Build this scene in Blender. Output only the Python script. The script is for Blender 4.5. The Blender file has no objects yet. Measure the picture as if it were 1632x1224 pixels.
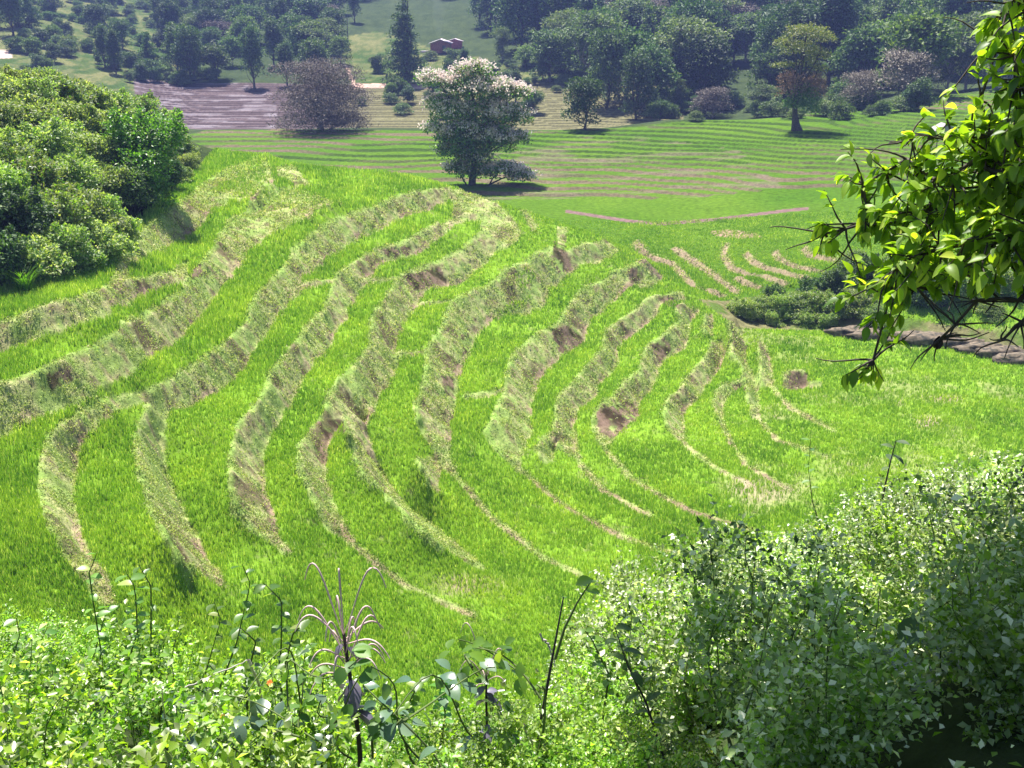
import bpy, math, random
import numpy as np
from mathutils import Vector, Matrix
rng = np.random.default_rng(7); random.seed(7)
sc = bpy.context.scene; COL = sc.collection
R = math.radians

# ------------------------------------------------------------ camera, light
F = 1673.0; PITCH = R(20.0); SP, CP = math.sin(PITCH), math.cos(PITCH)
cam_d = bpy.data.cameras.new('camera'); cam = bpy.data.objects.new('camera', cam_d); COL.objects.link(cam)
cam_d.sensor_width = 36; cam_d.lens = F/1632*36; cam_d.clip_start = .05; cam_d.clip_end = 3000
cam.location = (0, 0, 0); cam.rotation_euler = (R(90)-PITCH, 0, 0); sc.camera = cam
SUN_AZ, SUN_EL = R(-22), R(67)          # azimuth from +Y towards +X
w = bpy.data.worlds.new('World'); sc.world = w; w.use_nodes = True
nt = w.node_tree; bg = nt.nodes['Background']; sky = nt.nodes.new('ShaderNodeTexSky')
sky.sky_type = 'NISHITA'; sky.sun_disc = False; sky.sun_elevation = SUN_EL; sky.sun_rotation = SUN_AZ
nt.links.new(sky.outputs[0], bg.inputs[0]); bg.inputs[1].default_value = .075
sd = bpy.data.lights.new('sun', 'SUN'); sd.energy = 5.0; sd.angle = R(.5); sd.color = (1, .96, .9)
so = bpy.data.objects.new('sun', sd); COL.objects.link(so)
sv = Vector((math.sin(SUN_AZ)*math.cos(SUN_EL), math.cos(SUN_AZ)*math.cos(SUN_EL), math.sin(SUN_EL)))
so.rotation_euler = sv.to_track_quat('Z', 'Y').to_euler()
sc.view_settings.view_transform = 'Standard'; sc.view_settings.look = 'None'
sc.view_settings.gamma = 1; sc.view_settings.exposure = 1.34
sc.cycles.max_bounces = 8; sc.cycles.volume_bounces = 0; sc.cycles.transparent_max_bounces = 4
sc.cycles.volume_step_rate = 4

# ------------------------------------------------------------ helpers
def ray(px, py):
    u = (np.asarray(px, float)-816)/F; v = (np.asarray(py, float)-612)/F
    return u, CP-v*SP, -SP-v*CP
def unz(px, py, z):                       # pixel on the level z
    dx, dy, dz = ray(px, py); t = z/dz
    return np.stack([dx*t, dy*t, np.broadcast_to(z, np.shape(t))], -1)
def uny(px, py, y):                       # pixel at forward distance y
    dx, dy, dz = ray(px, py); t = y/dy
    return np.stack([dx*t, dy*t, dz*t], -1)
def project(x, y, z):
    d = CP*y-SP*z; return 816+F*x/d, 612-F*(SP*y+CP*z)/d
def sstep(a, b, x):
    t = np.clip((x-a)/(b-a), 0, 1); return t*t*(3-2*t)
_lat = np.random.default_rng(3).random((256, 256))
def vnoise(x, y, s=1.0, o=0):
    x = np.asarray(x)/s+o*17.3+500; y = np.asarray(y)/s+o*9.1+500
    xi = np.floor(x).astype(int); yi = np.floor(y).astype(int); fx = x-xi; fy = y-yi
    fx = fx*fx*(3-2*fx); fy = fy*fy*(3-2*fy); g = lambda i, j: _lat[i & 255, j & 255]
    return (g(xi, yi)*(1-fx)+g(xi+1, yi)*fx)*(1-fy)+(g(xi, yi+1)*(1-fx)+g(xi+1, yi+1)*fx)*fy
def fbm(x, y, s, o=0, n=3):
    r = 0; a = .5; t = 0
    for k in range(n): r = r+a*vnoise(x, y, s, o+k*3); t += a; a *= .5; s /= 2.1
    return r/t
def mesh_np(name, V, Fl, k, mats=(), smooth=False, midx=None):
    V = np.ascontiguousarray(V, np.float32).reshape(-1, 3); Fl = np.ascontiguousarray(Fl, np.int32).reshape(-1)
    me = bpy.data.meshes.new(name); n = len(Fl)//k
    me.vertices.add(len(V)); me.vertices.foreach_set('co', V.ravel())
    me.loops.add(len(Fl)); me.loops.foreach_set('vertex_index', Fl)
    me.polygons.add(n); me.polygons.foreach_set('loop_start', np.arange(0, n*k, k, dtype=np.int32))
    if smooth: me.polygons.foreach_set('use_smooth', np.ones(n, bool))
    if midx is not None: me.polygons.foreach_set('material_index', np.asarray(midx, np.int32))
    for m in mats: me.materials.append(m)
    me.update(calc_edges=True); return me
def link(name, me, parent=None):
    o = bpy.data.objects.new(name, me); COL.objects.link(o)
    if parent: o.parent = parent
    return o
def tag(o, label=None, cat=None, group=None, kind=None):
    if label: o['label'] = label
    if cat: o['category'] = cat
    if group: o['group'] = group
    if kind: o['kind'] = kind
    return o
def empty(name, loc, label, cat, group=None):
    o = bpy.data.objects.new(name, None); COL.objects.link(o); o.location = loc; o.empty_display_size = .2
    return tag(o, label, cat, group)
def dup(root, loc, rz, s=1, label=None, cat=None, group=None, parts=True):
    c = root.copy(); COL.objects.link(c); c.location = loc; c.rotation_euler = (0, 0, rz)
    c.scale = s if hasattr(s, '__len__') else (s, s, s)
    if label: c['label'] = label
    if cat: c['category'] = cat
    if group: c['group'] = group
    for ch in PARTS.get(root.name, []):
        d = ch.copy(); COL.objects.link(d); d.parent = c
    return c
PARTS = {}

# ------------------------------------------------------------ materials
def mat_leaf(name, c1, c2, c3=None, rough=.5, trans=.35, spec=.5, tcol=None, nscale=None, p2=.85):
    m = bpy.data.materials.new(name); m.use_nodes = True; t = m.node_tree; N = t.nodes; L = t.links
    p = N['Principled BSDF']; out = N['Material Output']
    g = N.new('ShaderNodeNewGeometry'); cr = N.new('ShaderNodeValToRGB')
    e = cr.color_ramp.elements; e[0].color = (*c1, 1); e[1].color = (*c2, 1); e[1].position = p2 if c3 else 1
    if c3: q = e.new(1.0); q.color = (*c3, 1)
    L.new(g.outputs['Random Per Island'], cr.inputs[0])
    src = cr.outputs[0]
    oi = N.new('ShaderNodeObjectInfo'); hs = N.new('ShaderNodeHueSaturation')
    mr = N.new('ShaderNodeMapRange'); mr.inputs[3].default_value = .7; mr.inputs[4].default_value = 1.4
    L.new(oi.outputs['Random'], mr.inputs[0]); L.new(mr.outputs[0], hs.inputs['Value']); L.new(src, hs.inputs['Color'])
    mh = N.new('ShaderNodeMapRange'); mh.inputs[3].default_value = .485; mh.inputs[4].default_value = .515
    ms = N.new('ShaderNodeMath'); ms.operation = 'MULTIPLY'; ms.inputs[1].default_value = 7.31
    mf = N.new('ShaderNodeMath'); mf.operation = 'FRACT'
    L.new(oi.outputs['Random'], ms.inputs[0]); L.new(ms.outputs[0], mf.inputs[0]); L.new(mf.outputs[0], mh.inputs[0]); L.new(mh.outputs[0], hs.inputs['Hue'])
    hv = hs.outputs[0]
    if nscale:
        nz = N.new('ShaderNodeTexNoise'); nz.inputs['Scale'].default_value = nscale; nz.inputs['Detail'].default_value = 4; L.new(g.outputs['Position'], nz.inputs[0])
        vm = N.new('ShaderNodeMapRange'); vm.inputs[1].default_value = .3; vm.inputs[2].default_value = .7; vm.inputs[3].default_value = .72; vm.inputs[4].default_value = 1.25
        hm = N.new('ShaderNodeMapRange'); hm.inputs[1].default_value = .3; hm.inputs[2].default_value = .7; hm.inputs[3].default_value = .515; hm.inputs[4].default_value = .475
        h2 = N.new('ShaderNodeHueSaturation'); L.new(nz.outputs[0], vm.inputs[0]); L.new(nz.outputs[0], hm.inputs[0]); L.new(vm.outputs[0], h2.inputs['Value']); L.new(hm.outputs[0], h2.inputs['Hue']); L.new(hv, h2.inputs['Color']); hv = h2.outputs[0]
    L.new(hv, p.inputs['Base Color']); p.inputs['Roughness'].default_value = rough
    p.inputs['Specular IOR Level'].default_value = spec
    tr = N.new('ShaderNodeBsdfTranslucent'); mx = N.new('ShaderNodeMixShader'); mx.inputs[0].default_value = trans
    gm = N.new('ShaderNodeMix'); gm.data_type = 'RGBA'; gm.blend_type = 'MULTIPLY'; gm.inputs[0].default_value = 1
    gm.inputs[7].default_value = (*(tcol or (1.6, 1.8, .5)), 1); L.new(hv, gm.inputs[6]); L.new(gm.outputs[2], tr.inputs[0])
    L.new(p.outputs[0], mx.inputs[1]); L.new(tr.outputs[0], mx.inputs[2]); L.new(mx.outputs[0], out.inputs[0])
    return m
def mat_bark(name, c1, c2, scale=6, rough=.9):
    m = bpy.data.materials.new(name); m.use_nodes = True; t = m.node_tree; N = t.nodes; L = t.links; p = N['Principled BSDF']
    tc = N.new('ShaderNodeTexCoord'); n = N.new('ShaderNodeTexNoise'); n.inputs['Scale'].default_value = scale; n.inputs['Detail'].default_value = 5
    cr = N.new('ShaderNodeValToRGB'); cr.color_ramp.elements[0].color = (*c1, 1); cr.color_ramp.elements[1].color = (*c2, 1)
    cr.color_ramp.elements[0].position = .35; cr.color_ramp.elements[1].position = .65
    L.new(tc.outputs['Object'], n.inputs[0]); L.new(n.outputs[0], cr.inputs[0]); L.new(cr.outputs[0], p.inputs[0])
    b = N.new('ShaderNodeBump'); b.inputs['Strength'].default_value = .5; L.new(n.outputs[0], b.inputs['Height']); L.new(b.outputs[0], p.inputs['Normal'])
    p.inputs['Roughness'].default_value = rough; return m
def mat_plain(name, c, rough=.8): return mat_bark(name, tuple(x*.75 for x in c), tuple(x*1.2 for x in c), 3, rough)

M_RICE = mat_leaf('rice_leaf', (.105, .205, .03), (.26, .385, .075), (.55, .59, .28), .5, .42, .4, (1.6, 1.6, .4), .35)
M_RISER = mat_leaf('dry_grass', (.09, .15, .03), (.37, .48, .15), (.62, .57, .32), .7, .35, .2, (1.2, 1.25, .6), 1.5)
M_BARK = mat_bark('bark', (.03, .024, .02), (.09, .07, .055))
M_BARKP = mat_bark('pale_bark', (.14, .12, .11), (.3, .26, .24))
M_STEM = mat_plain('green_stem', (.09, .13, .03))
M_DARK = mat_leaf('dark_leaf', (.026, .055, .02), (.075, .13, .04), (.15, .19, .085), .6, .22, .3)
M_MID = mat_leaf('mid_leaf', (.045, .10, .02), (.13, .22, .04), (.24, .30, .10), .5, .35, .4)
M_PALE = mat_leaf('pale_leaf', (.12, .18, .05), (.28, .34, .13), (.48, .46, .28), .5, .4, .4)
M_YEL = mat_leaf('yellow_leaf', (.08, .12, .025), (.2, .22, .05), (.3, .27, .08), .5, .3, .5)
M_MAUVE = mat_leaf('mauve_leaf', (.11, .095, .075), (.22, .185, .15), (.32, .28, .23), .7, .15, .3, (1, .95, .9))
M_BRIGHT = mat_leaf('bright_leaf', (.07, .16, .015), (.17, .31, .03), (.3, .38, .09), .38, .42, .6)
M_FLOWER = mat_leaf('blossom', (.68, .58, .54), (.85, .76, .72), None, .7, .45, .2, (1, .92, .88))
M_GOLD = mat_leaf('golden_leaf', (.08, .11, .015), (.26, .25, .03), (.42, .36, .06), .5, .4, .4)

def mat_ground():
    m = bpy.data.materials.new('ground'); m.use_nodes = True; t = m.node_tree; N = t.nodes; L = t.links; p = N['Principled BSDF']
    a = N.new('ShaderNodeAttribute'); a.attribute_name = 'surf'
    wt = N.new('ShaderNodeAttribute'); wt.attribute_name = 'wet'
    g = N.new('ShaderNodeNewGeometry')
    n = N.new('ShaderNodeTexNoise'); n.inputs['Scale'].default_value = 2.2; n.inputs['Detail'].default_value = 8; n.inputs['Roughness'].default_value = .7
    L.new(g.outputs['Position'], n.inputs[0])
    mr = N.new('ShaderNodeMapRange'); mr.inputs[1].default_value = .3; mr.inputs[2].default_value = .7; mr.inputs[3].default_value = .55; mr.inputs[4].default_value = 1.4
    L.new(n.outputs[0], mr.inputs[0])
    mx = N.new('ShaderNodeVectorMath'); mx.operation = 'SCALE'; L.new(a.outputs['Color'], mx.inputs[0]); L.new(mr.outputs[0], mx.inputs['Scale'])
    L.new(mx.outputs[0], p.inputs[0])
    rr = N.new('ShaderNodeMapRange'); rr.inputs[3].default_value = .9; rr.inputs[4].default_value = .25; L.new(wt.outputs['Fac'], rr.inputs[0]); L.new(rr.outputs[0], p.inputs['Roughness'])
    b = N.new('ShaderNodeBump'); b.inputs['Strength'].default_value = .7; b.inputs['Distance'].default_value = .15; L.new(n.outputs[0], b.inputs['Height']); L.new(b.outputs[0], p.inputs['Normal'])
    sp_ = N.new('ShaderNodeMath'); sp_.operation = 'MULTIPLY'; sp_.inputs[1].default_value = .35; L.new(wt.outputs['Fac'], sp_.inputs[0]); L.new(sp_.outputs[0], p.inputs['Specular IOR Level'])
    return m

# ------------------------------------------------------------ terrain: far profile
TAB = {
 -400: [(0,-1.7),(30,-4),(60,-2),(100,-6),(130,-13),(165,-14),(200,-11),(260,0),(320,10),(400,25),(800,90)],
 0: [(0,-1.7),(30,-7),(60,-4.5),(100,-12),(130,-17),(165,-17),(200,-14),(250,-5),(300,1),(400,18),(800,80)],
 330: [(0,-1.7),(60,-12),(100,-18.5),(125,-19),(160,-17.8),(168,-19),(182,-20.1),(218,-16),(262,-11),(350,0),(450,14),(800,70)],
 700: [(0,-1.7),(60,-16),(100,-19.5),(125,-19.2),(160,-17.7),(168,-19),(182,-20.1),(218,-16),(262,-11),(350,0),(450,14),(800,70)],
 900: [(0,-1.7),(60,-20),(100,-19.7),(150,-16.8),(158,-18.6),(178,-20),(218,-15.5),(262,-8.5),(350,6),(450,22),(800,85)],
 1100: [(0,-1.7),(60,-20),(100,-19.4),(155,-15.75),(163,-17.6),(185,-18.5),(225,-13),(270,-4),(350,9),(450,25),(800,90)],
 1300: [(0,-1.7),(60,-20),(100,-18.7),(140,-15.9),(162,-15.7),(170,-17),(190,-17),(230,-11),(270,-3),(350,10),(450,28),(800,95)],
 1500: [(0,-1.7),(60,-20),(100,-18.3),(140,-14.8),(165,-13.0),(176,-14.5),(195,-14),(230,-8),(280,2),(350,14),(450,32),(800,100)],
 1632: [(0,-1.7),(60,-19),(100,-18),(140,-13.9),(165,-11.8),(176,-13),(195,-12),(230,-6),(280,4),(350,16),(450,34),(800,100)],
 2100: [(0,-1.7),(60,-15),(100,-14),(140,-11),(165,-9),(195,-8),(230,-2),(280,8),(350,20),(450,38),(800,100)]}
KP = np.array(sorted(TAB))
EDGE = [(-400,120),(0,120),(330,160),(700,160),(900,150),(1100,155),(1300,162),(1500,165),(2100,165)]
def colpx(x, y): return x/np.maximum(y, .5)*1.02*F+816
def table(x, y):
    P = np.clip(colpx(x, y), KP[0], KP[-1]); Z = np.stack([np.interp(y, *zip(*TAB[k])) for k in KP], 0)
    i = np.clip(np.searchsorted(KP, P, 'right')-1, 0, len(KP)-2); f = (P-KP[i])/(KP[i+1]-KP[i])
    f = f*f*(3-2*f)
    Zi = np.take_along_axis(Z, i[None], 0)[0]; Zj = np.take_along_axis(Z, (i+1)[None], 0)[0]
    return Zi*(1-f)+Zj*f
def far_h(x, y):
    x = np.asarray(x, float); y = np.asarray(y, float)
    P = colpx(x, y); z = table(x, y)
    ed = np.interp(P, *zip(*EDGE))
    field = sstep(98, 106, y)*(1-sstep(-1, 0, y-ed))*sstep(230, 330, P)
    brown = sstep(176, 182, y)*(1-sstep(219, 222, y))*sstep(200, 260, P)*(1-sstep(980, 1150, P))
    z = z+field*(fbm(x, y, 30, 1)-.5)*1.6*sstep(100, 115, y)+(1-field-brown)*sstep(100, 130, y)*(fbm(x, y, 18, 2)-.5)*1.5
    st = .26; q = z/st+y*.1; fl = np.floor(q); fr = q-fl
    zt = st*(fl+sstep(.78, .99, fr)-y*.1); k = np.maximum(field, brown)
    zz = z*(1-k)+zt*k; riser = k*((fr > .74) & (fr < .995))
    return zz, field, brown, riser, P, ed

# ------------------------------------------------------------ terrain: traced terraces
BN = np.array([(0,500,-9.5),(-40,480,-9.4),(0,440,-9.2),(67,490,-9.2),(127,475,-9.2),(200,400,-9.2),(300,320,-9.3),(420,250,-9.5),(480,270,-10.2),
(600,290,-11.6),(700,300,-12.5),(850,350,-14.3),(930,380,-15.6),(1000,420,-17.0),(1080,460,-18.4),(1150,500,-19.5),(1230,560,-20.6),(1300,620,-21),
(1400,560,-21),(1300,530,-21),(1632,600,-21),(0,600,-10.3),(0,650,-10.7),(0,700,-11.2),(0,800,-11.4),(0,900,-11.6),(0,1060,-12.2),(100,650,-11.1),
(70,750,-12.0),(130,880,-12.6),(240,660,-12.4),(240,750,-13.1),(300,860,-13.8),(397,508,-12.6),(250,580,-11.7),(200,540,-10.6),(300,470,-11.1),
(350,400,-10.7),(400,350,-10.6),(450,400,-11.9),(500,340,-11.4),(400,700,-14.4),(450,560,-13.8),(530,461,-14.0),(560,420,-13.8),(600,450,-15),
(660,400,-14.4),(700,350,-13.5),(500,750,-16.0),(560,600,-16),(640,520,-16.2),(620,700,-17.6),(600,760,-17.8),(700,490,-16.8),(760,430,-16),
(700,620,-18),(700,740,-19),(780,560,-18.3),(850,460,-17.2),(830,640,-19.4),(830,740,-20.1),(900,540,-19.2),(960,500,-19),(1000,520,-19.5),
(960,600,-20.2),(960,700,-20.7),(1080,560,-20.3),(1080,690,-20.9),(1180,620,-20.9),(700,900,-19.6),(550,840,-17.4),(440,860,-15.8),(320,900,-14.2),
(300,1000,-14.6),(500,1000,-17.2),(700,1000,-19.8),(900,950,-20.9),(1000,800,-21),(1200,900,-21),(1400,800,-21),(1632,800,-21),(900,820,-20.8),
(500,1120,-17.6),(900,1100,-20.9),(0,1224,-12.8),(300,1224,-15),(1300,1000,-21),(1632,1000,-21),(1800,700,-21),(-150,500,-9.0),(-150,800,-10.9),(-150,1000,-11.9)], float)
BF = np.array([(1012,385,-18.9),(1150,474,-19.8),(1300,440,-18.9),(1300,370,-18.5),(1100,360,-19.3),(1000,350,-19.5),(1632,440,-18),(1632,500,-19),(1450,510,-19.6),(1300,460,-19.3),(1250,460,-19.5),(1180,420,-19.2),(1632,380,-17.8)], float)
BN[:, 2] *= 1+.14*(1-sstep(250, 620, BN[:, 0]))
def tps(P):
    xy = P[:, :2]/400; d = np.linalg.norm(xy[:, None]-xy[None], axis=2); K = np.where(d > 0, d*d*np.log(d+1e-9), 0)+np.eye(len(P))*2e-3
    A = np.zeros((len(P)+3,)*2); A[:len(P), :len(P)] = K; A[:len(P), -3] = 1; A[:len(P), -2:] = xy; A[-3, :len(P)] = 1; A[-2:, :len(P)] = xy.T
    c = np.linalg.solve(A, np.r_[P[:, 2], 0, 0, 0])
    def f(px, py):
        q = np.stack([np.asarray(px, float), np.asarray(py, float)], -1).reshape(-1, 2)/400; r = np.linalg.norm(q[:, None]-xy[None], axis=2)
        return (np.where(r > 0, r*r*np.log(r+1e-9), 0)@c[:-3]+c[-3]+q@c[-2:]).reshape(np.shape(px))
    return f
bn, bf = tps(BN), tps(BF)
RIS = [
 [(-90,550,-90,610),(-40,535,-40,583),(0,518,0,566),(43,500,43,548),(67,490,72,536),(100,480,105,522),(127,475,135,512),(178,452,170,500),(190,425,197,447),(196,410,203,422),(215,385,225,412),(233,362,255,400),(262,343,290,386),(300,313,318,366),(330,293,345,334),(352,275,370,323),(380,262,400,317),(405,258,420,306),(425,250,437,285)],
 [(200,448,190,490),(225,445,215,478),(258,437,245,467),(290,427,280,452),(298,424,296,448)],
 [(-90,640,-90,760),(-40,618,-40,735),(0,608,0,700),(33,604,37,676),(80,585,75,657),(100,575,110,650),(147,555,147,620),(187,531,184,603),(213,515,215,590),(253,488,255,560),(290,465,300,533),(310,438,333,488),(327,413,356,455),(343,392,376,432),(354,369,398,400),(375,350,425,381),(395,343,440,369),(425,331,477,356),(442,311,509,332),(466,298,550,316)],
 [(714,297,720,318),(675,305,690,330),(628,314,650,342),(607,324,625,354),(573,338,595,369),(545,348,560,387),(520,356,530,404),(505,373,510,428),(483,387,480,442),(467,401,476,460),(460,418,468,475),(430,448,452,492),(400,485,437,518),(397,508,418,538),(360,548,400,573),(320,575,370,612),(283,601,300,650),(255,615,262,655),(233,625,235,643),(183,641,190,652),(140,658,157,674),(97,680,142,691),(77,708,122,718),(68,741,119,748),(67,775,115,790),(72,816,119,830),(95,862,130,860),(118,900,147,894),(145,935,170,925),(170,965,176,962)],
 [(238,642,262,655),(235,660,262,668),(222,690,260,692),(218,715,258,715),(222,740,262,745),(232,765,270,775),(240,800,282,800),(255,835,297,830),(272,862,312,858),(290,890,326,885),(318,915,345,910),(350,938,354,936)],
 [(697,345,722,352),(697,352,720,369),(691,358,700,379),(654,381,665,402),(632,391,640,412),(603,397,603,422),(581,413,593,437),(558,424,577,453),(538,440,582,460),(527,469,567,479),(518,491,557,499),(498,511,541,518),(476,542,529,540),(463,558,522,560),(450,572,502,573),(437,587,490,593),(427,616,478,612),(412,644,465,640),(400,655,455,658),(383,675,440,680),(372,708,425,705),(367,741,421,735),(370,775,420,777),(378,805,432,808),(395,840,440,840),(425,862,445,865),(455,882,459,881)],
 [(775,362,790,400),(760,377,779,417),(734,401,755,433),(705,416,732,455),(675,424,700,458),(646,436,680,463),(632,450,673,470),(614,479,668,490),(598,497,651,507),(592,518,641,524),(590,540,633,550),(592,552,629,562),(576,569,634,578),(561,589,633,597),(540,605,616,616),(528,620,606,636),(522,636,592,654),(516,660,578,672),(505,678,545,690),(494,687,526,697),(480,707,520,715),(476,728,516,735),(482,750,518,758),(494,773,522,780),(506,801,532,805),(516,826,545,832),(522,842,552,842),(556,864,561,863)],
 [(548,668,578,672),(562,698,585,692),(568,728,594,722),(576,746,602,748),(592,765,615,768),(608,781,630,790),(625,803,645,808),(660,835,675,832),(690,858,700,850),(720,880,735,874),(760,910,768,906)],
 [(965,378,985,400),(961,382,977,405),(936,390,955,419),(906,400,920,423),(891,392,908,435),(861,402,895,448),(838,417,875,462),(806,427,868,490),(795,448,835,505),(775,460,805,503),(750,467,786,509),(720,480,772,524),(712,499,757,542),(706,522,747,565),(690,544,739,581),(679,560,735,600),(682,577,731,618),(679,607,729,632),(668,640,725,655),(664,652,719,675),(675,673,717,690),(676,691,716,712),(695,722,717,735),(715,748,726,753),(731,764,733,765)],
 [(668,722,690,728),(668,736,699,742),(678,752,699,762),(692,782,698,783)],
 [(1030,414,1055,448),(1026,417,1040,462),(1005,424,1015,455),(991,429,998,460),(965,443,975,482),(936,456,955,500),(920,470,941,510),(904,491,935,520),(892,516,930,545),(876,526,915,560),(860,528,896,565),(837,548,888,577),(815,571,868,597),(809,597,856,616),(805,622,849,636),(798,640,846,660),(786,665,845,678),(776,690,846,695),(786,710,840,708),(802,727,830,724),(824,747,826,746)],
 [(1088,465,1090,478),(1065,469,1068,480),(1045,472,1052,482),(1033,475,1048,492),(1025,485,1047,500),(1000,505,1020,524),(970,522,995,540),(964,538,984,555),(962,558,982,580),(945,571,976,592),(929,593,954,614),(905,618,950,632),(890,635,930,650),(885,656,914,672),(886,672,913,690),(882,690,915,705),(895,712,918,720),(922,734,924,735)],
 [(870,692,893,700),(856,715,882,718),(870,738,881,742)],
 [(1092,480,1116,497),(1078,488,1105,508),(1084,503,1097,520),(1082,512,1097,535),(1066,525,1092,550),(1054,537,1085,561),(1031,551,1058,576),(1026,571,1048,588),(1021,590,1044,610),(995,608,1034,627),(985,625,1020,640),(955,645,1017,668),(946,665,999,680),(948,685,980,694),(958,712,964,714)],
 [(1136,541,1146,548),(1134,553,1152,560),(1125,568,1154,578),(1117,580,1142,594),(1097,600,1127,614),(1082,624,1117,633),(1066,635,1101,649),(1060,649,1088,658),(1062,669,1089,676),(1072,688,1089,690),(1085,702,1088,703)],
 [(1189,608,1189,622),(1172,609,1176,623),(1152,618,1158,633),(1142,627,1152,645),(1137,645,1150,655),(1144,667,1150,670),(1156,692,1162,696)],
 [(1126,497,1135,500),(1122,520,1134,525),(1130,535,1133,538)],
 [(1162,508,1168,508),(1168,535,1182,535),(1164,557,1187,559),(1180,576,1187,578),(1189,602,1203,610),(1193,633,1208,635),(1201,665,1211,667)],
 [(1209,543,1213,543),(1213,569,1223,565),(1211,594,1231,588),(1221,616,1231,612)],
 [(1250,600,1252,624),(1258,590,1266,625),(1272,586,1280,620),(1282,595,1290,612)],
 [(1292,606,1292,616),(1306,607,1308,617)],
 # faint low bunds running out over the plain
 [(1088,703,1086,706),(1110,722,1108,725),(1140,745,1138,748),(1200,775,1198,778)],
 [(735,767,733,770),(790,830,788,833),(870,890,868,893),(930,915,928,918)],
 [(828,748,826,751),(900,805,898,808),(980,850,978,853),(1080,885,1078,888)],
 [(966,716,964,719),(1010,765,1008,768),(1100,815,1098,818),(1200,845,1198,848)],
 [(560,866,558,869),(640,930,638,933),(760,985,758,988)],
 [(1162,698,1160,701),(1190,740,1188,743),(1260,780,1258,783)],
 [(1212,669,1210,672),(1240,700,1238,703),(1320,728,1318,731)],
 [(925,737,923,740),(960,780,958,783),(1040,825,1038,828)],
 [(1232,614,1230,617),(1260,650,1258,653),(1330,685,1328,688)],
 # cross bunds
 [(474,450,474,458),(535,447,535,455)],[(577,446,577,454),(634,444,634,453)],[(672,480,672,488),(714,482,716,489)],[(742,628,742,636),(795,622,800,632)],[(632,560,632,566),(680,563,680,569)]]
FAN = [
 [(1012,385),(1025,398),(1039,409),(1073,421),(1094,444),(1108,460),(1127,461),(1153,474)],
 [(1073,395),(1094,407),(1110,419),(1137,438),(1163,458),(1176,468)],
 [(1157,391),(1153,411),(1167,427),(1192,438),(1216,440),(1253,454)],
 [(1171,442),(1188,452),(1212,460)],
 [(1188,403),(1200,417),(1218,427),(1255,436),(1294,446),(1340,446)],
 [(1235,399),(1241,411),(1261,423),(1294,431),(1340,436)],
 [(1280,395),(1292,407),(1340,417)]]
G0X, G0Y, GS = -52.0, .6, .16; NX, NY = 780, 675
def resample(a, n):
    a = np.asarray(a, float); d = np.r_[0, np.cumsum(np.linalg.norm(np.diff(a[:, :2], axis=0), axis=1))]
    s = np.linspace(0, d[-1], n); return np.stack([np.interp(s, d, a[:, k]) for k in range(a.shape[1])], 1)
CON = []                                   # (xyz points, riser weight)
def add_line(P, wt=0): CON.append((np.asarray(P, float), wt))
RISQ = []
for q in RIS:
    q = resample(q, max(16, int(sum(math.dist(q[i][:2], q[i+1][:2]) for i in range(len(q)-1))/1.5)))
    sj = np.arange(len(q))*1.5; ji = len(CON)*7.7
    jw = np.clip((abs(q[:, 2]-q[:, 0])+abs(q[:, 3]-q[:, 1]))/40, 0, 1)
    q[:, 1] += (fbm(sj, sj*0+ji, 14, 51)-.5)*9*jw; q[:, 3] += (fbm(sj, sj*0+ji+40, 9, 52)-.5)*13*jw; q[:, 2] += (fbm(sj, sj*0+ji+80, 11, 53)-.5)*9*jw
    tx, ty, bx, by = q.T; zm = bn((tx+bx)/2, (ty+by)/2)
    best = np.zeros(len(q)); done = np.zeros(len(q), bool)
    for d in np.linspace(.05, 2.2, 60):
        A = unz(tx, ty, zm+d/2); B = unz(bx, by, zm-d/2)
        # separation across the line
        T = np.gradient(A[:, :2], axis=0)+np.gradient(B[:, :2], axis=0); T /= np.linalg.norm(T, axis=1)[:, None]+1e-9
        D = B[:, :2]-A[:, :2]; sep = np.abs(D[:, 0]*T[:, 1]-D[:, 1]*T[:, 0])
        ok = (d/np.maximum(sep, 1e-3) < 1.45-.4*sstep(300, 700, tx)) & ~done; best[ok] = d; done |= ~ok
    if len(q) > 40: best *= sstep(0, .3, 1-np.linspace(0, 1, len(q)))
    k = np.ones(9)/9; best = np.convolve(np.pad(best, 4, mode='edge'), k, 'valid')
    A = unz(tx, ty, zm+best/2); B = unz(bx, by, zm-best/2); RISQ.append((A, B))
    add_line(A); add_line(B)
FANQ = []
for q in FAN:
    q = resample(q, 120); z = bf(q[:, 0], q[:, 1]); A = unz(q[:, 0]+3, q[:, 1]-3, z+.18); B = unz(q[:, 0]-4, q[:, 1]+4, z-.18)
    add_line(A); add_line(B); FANQ.append((A, B))
def dense(P, n=300): return resample(P, n)
# plain and other areas that follow the macro level
def in_poly(px, py, poly):
    c = np.zeros(np.shape(px), bool); n = len(poly)
    for i in range(n):
        (x1, y1), (x2, y2) = poly[i], poly[i-1]
        c ^= ((y1 > py) != (y2 > py)) & (px < (x2-x1)*(py-y1)/(y2-y1+1e-9)+x1)
    return c
gx, gy = np.meshgrid(np.arange(560, 1800, 5.), np.arange(520, 1180, 4.))
plain = in_poly(gx, gy, [(1300,640),(1345,600),(1215,527),(1400,540),(1632,585),(1790,600),(1790,900),(1300,1100),(900,1150),(700,1100),(760,960),(860,860),(960,790),(1110,760),(1180,720)])
add_line(unz(gx[plain], gy[plain], bn(gx[plain], gy[plain])))
gx, gy = np.meshgrid(np.arange(-140, 900, 12.), np.arange(930, 1224, 10.))
near = in_poly(gx, gy, [(-140,960),(60,1060),(230,960),(450,930),(600,900),(760,940),(900,1000),(900,1100),(500,1150),(200,1200),(-140,1220)])
add_line(unz(gx[near], gy[near], bn(gx[near], gy[near])))
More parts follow.
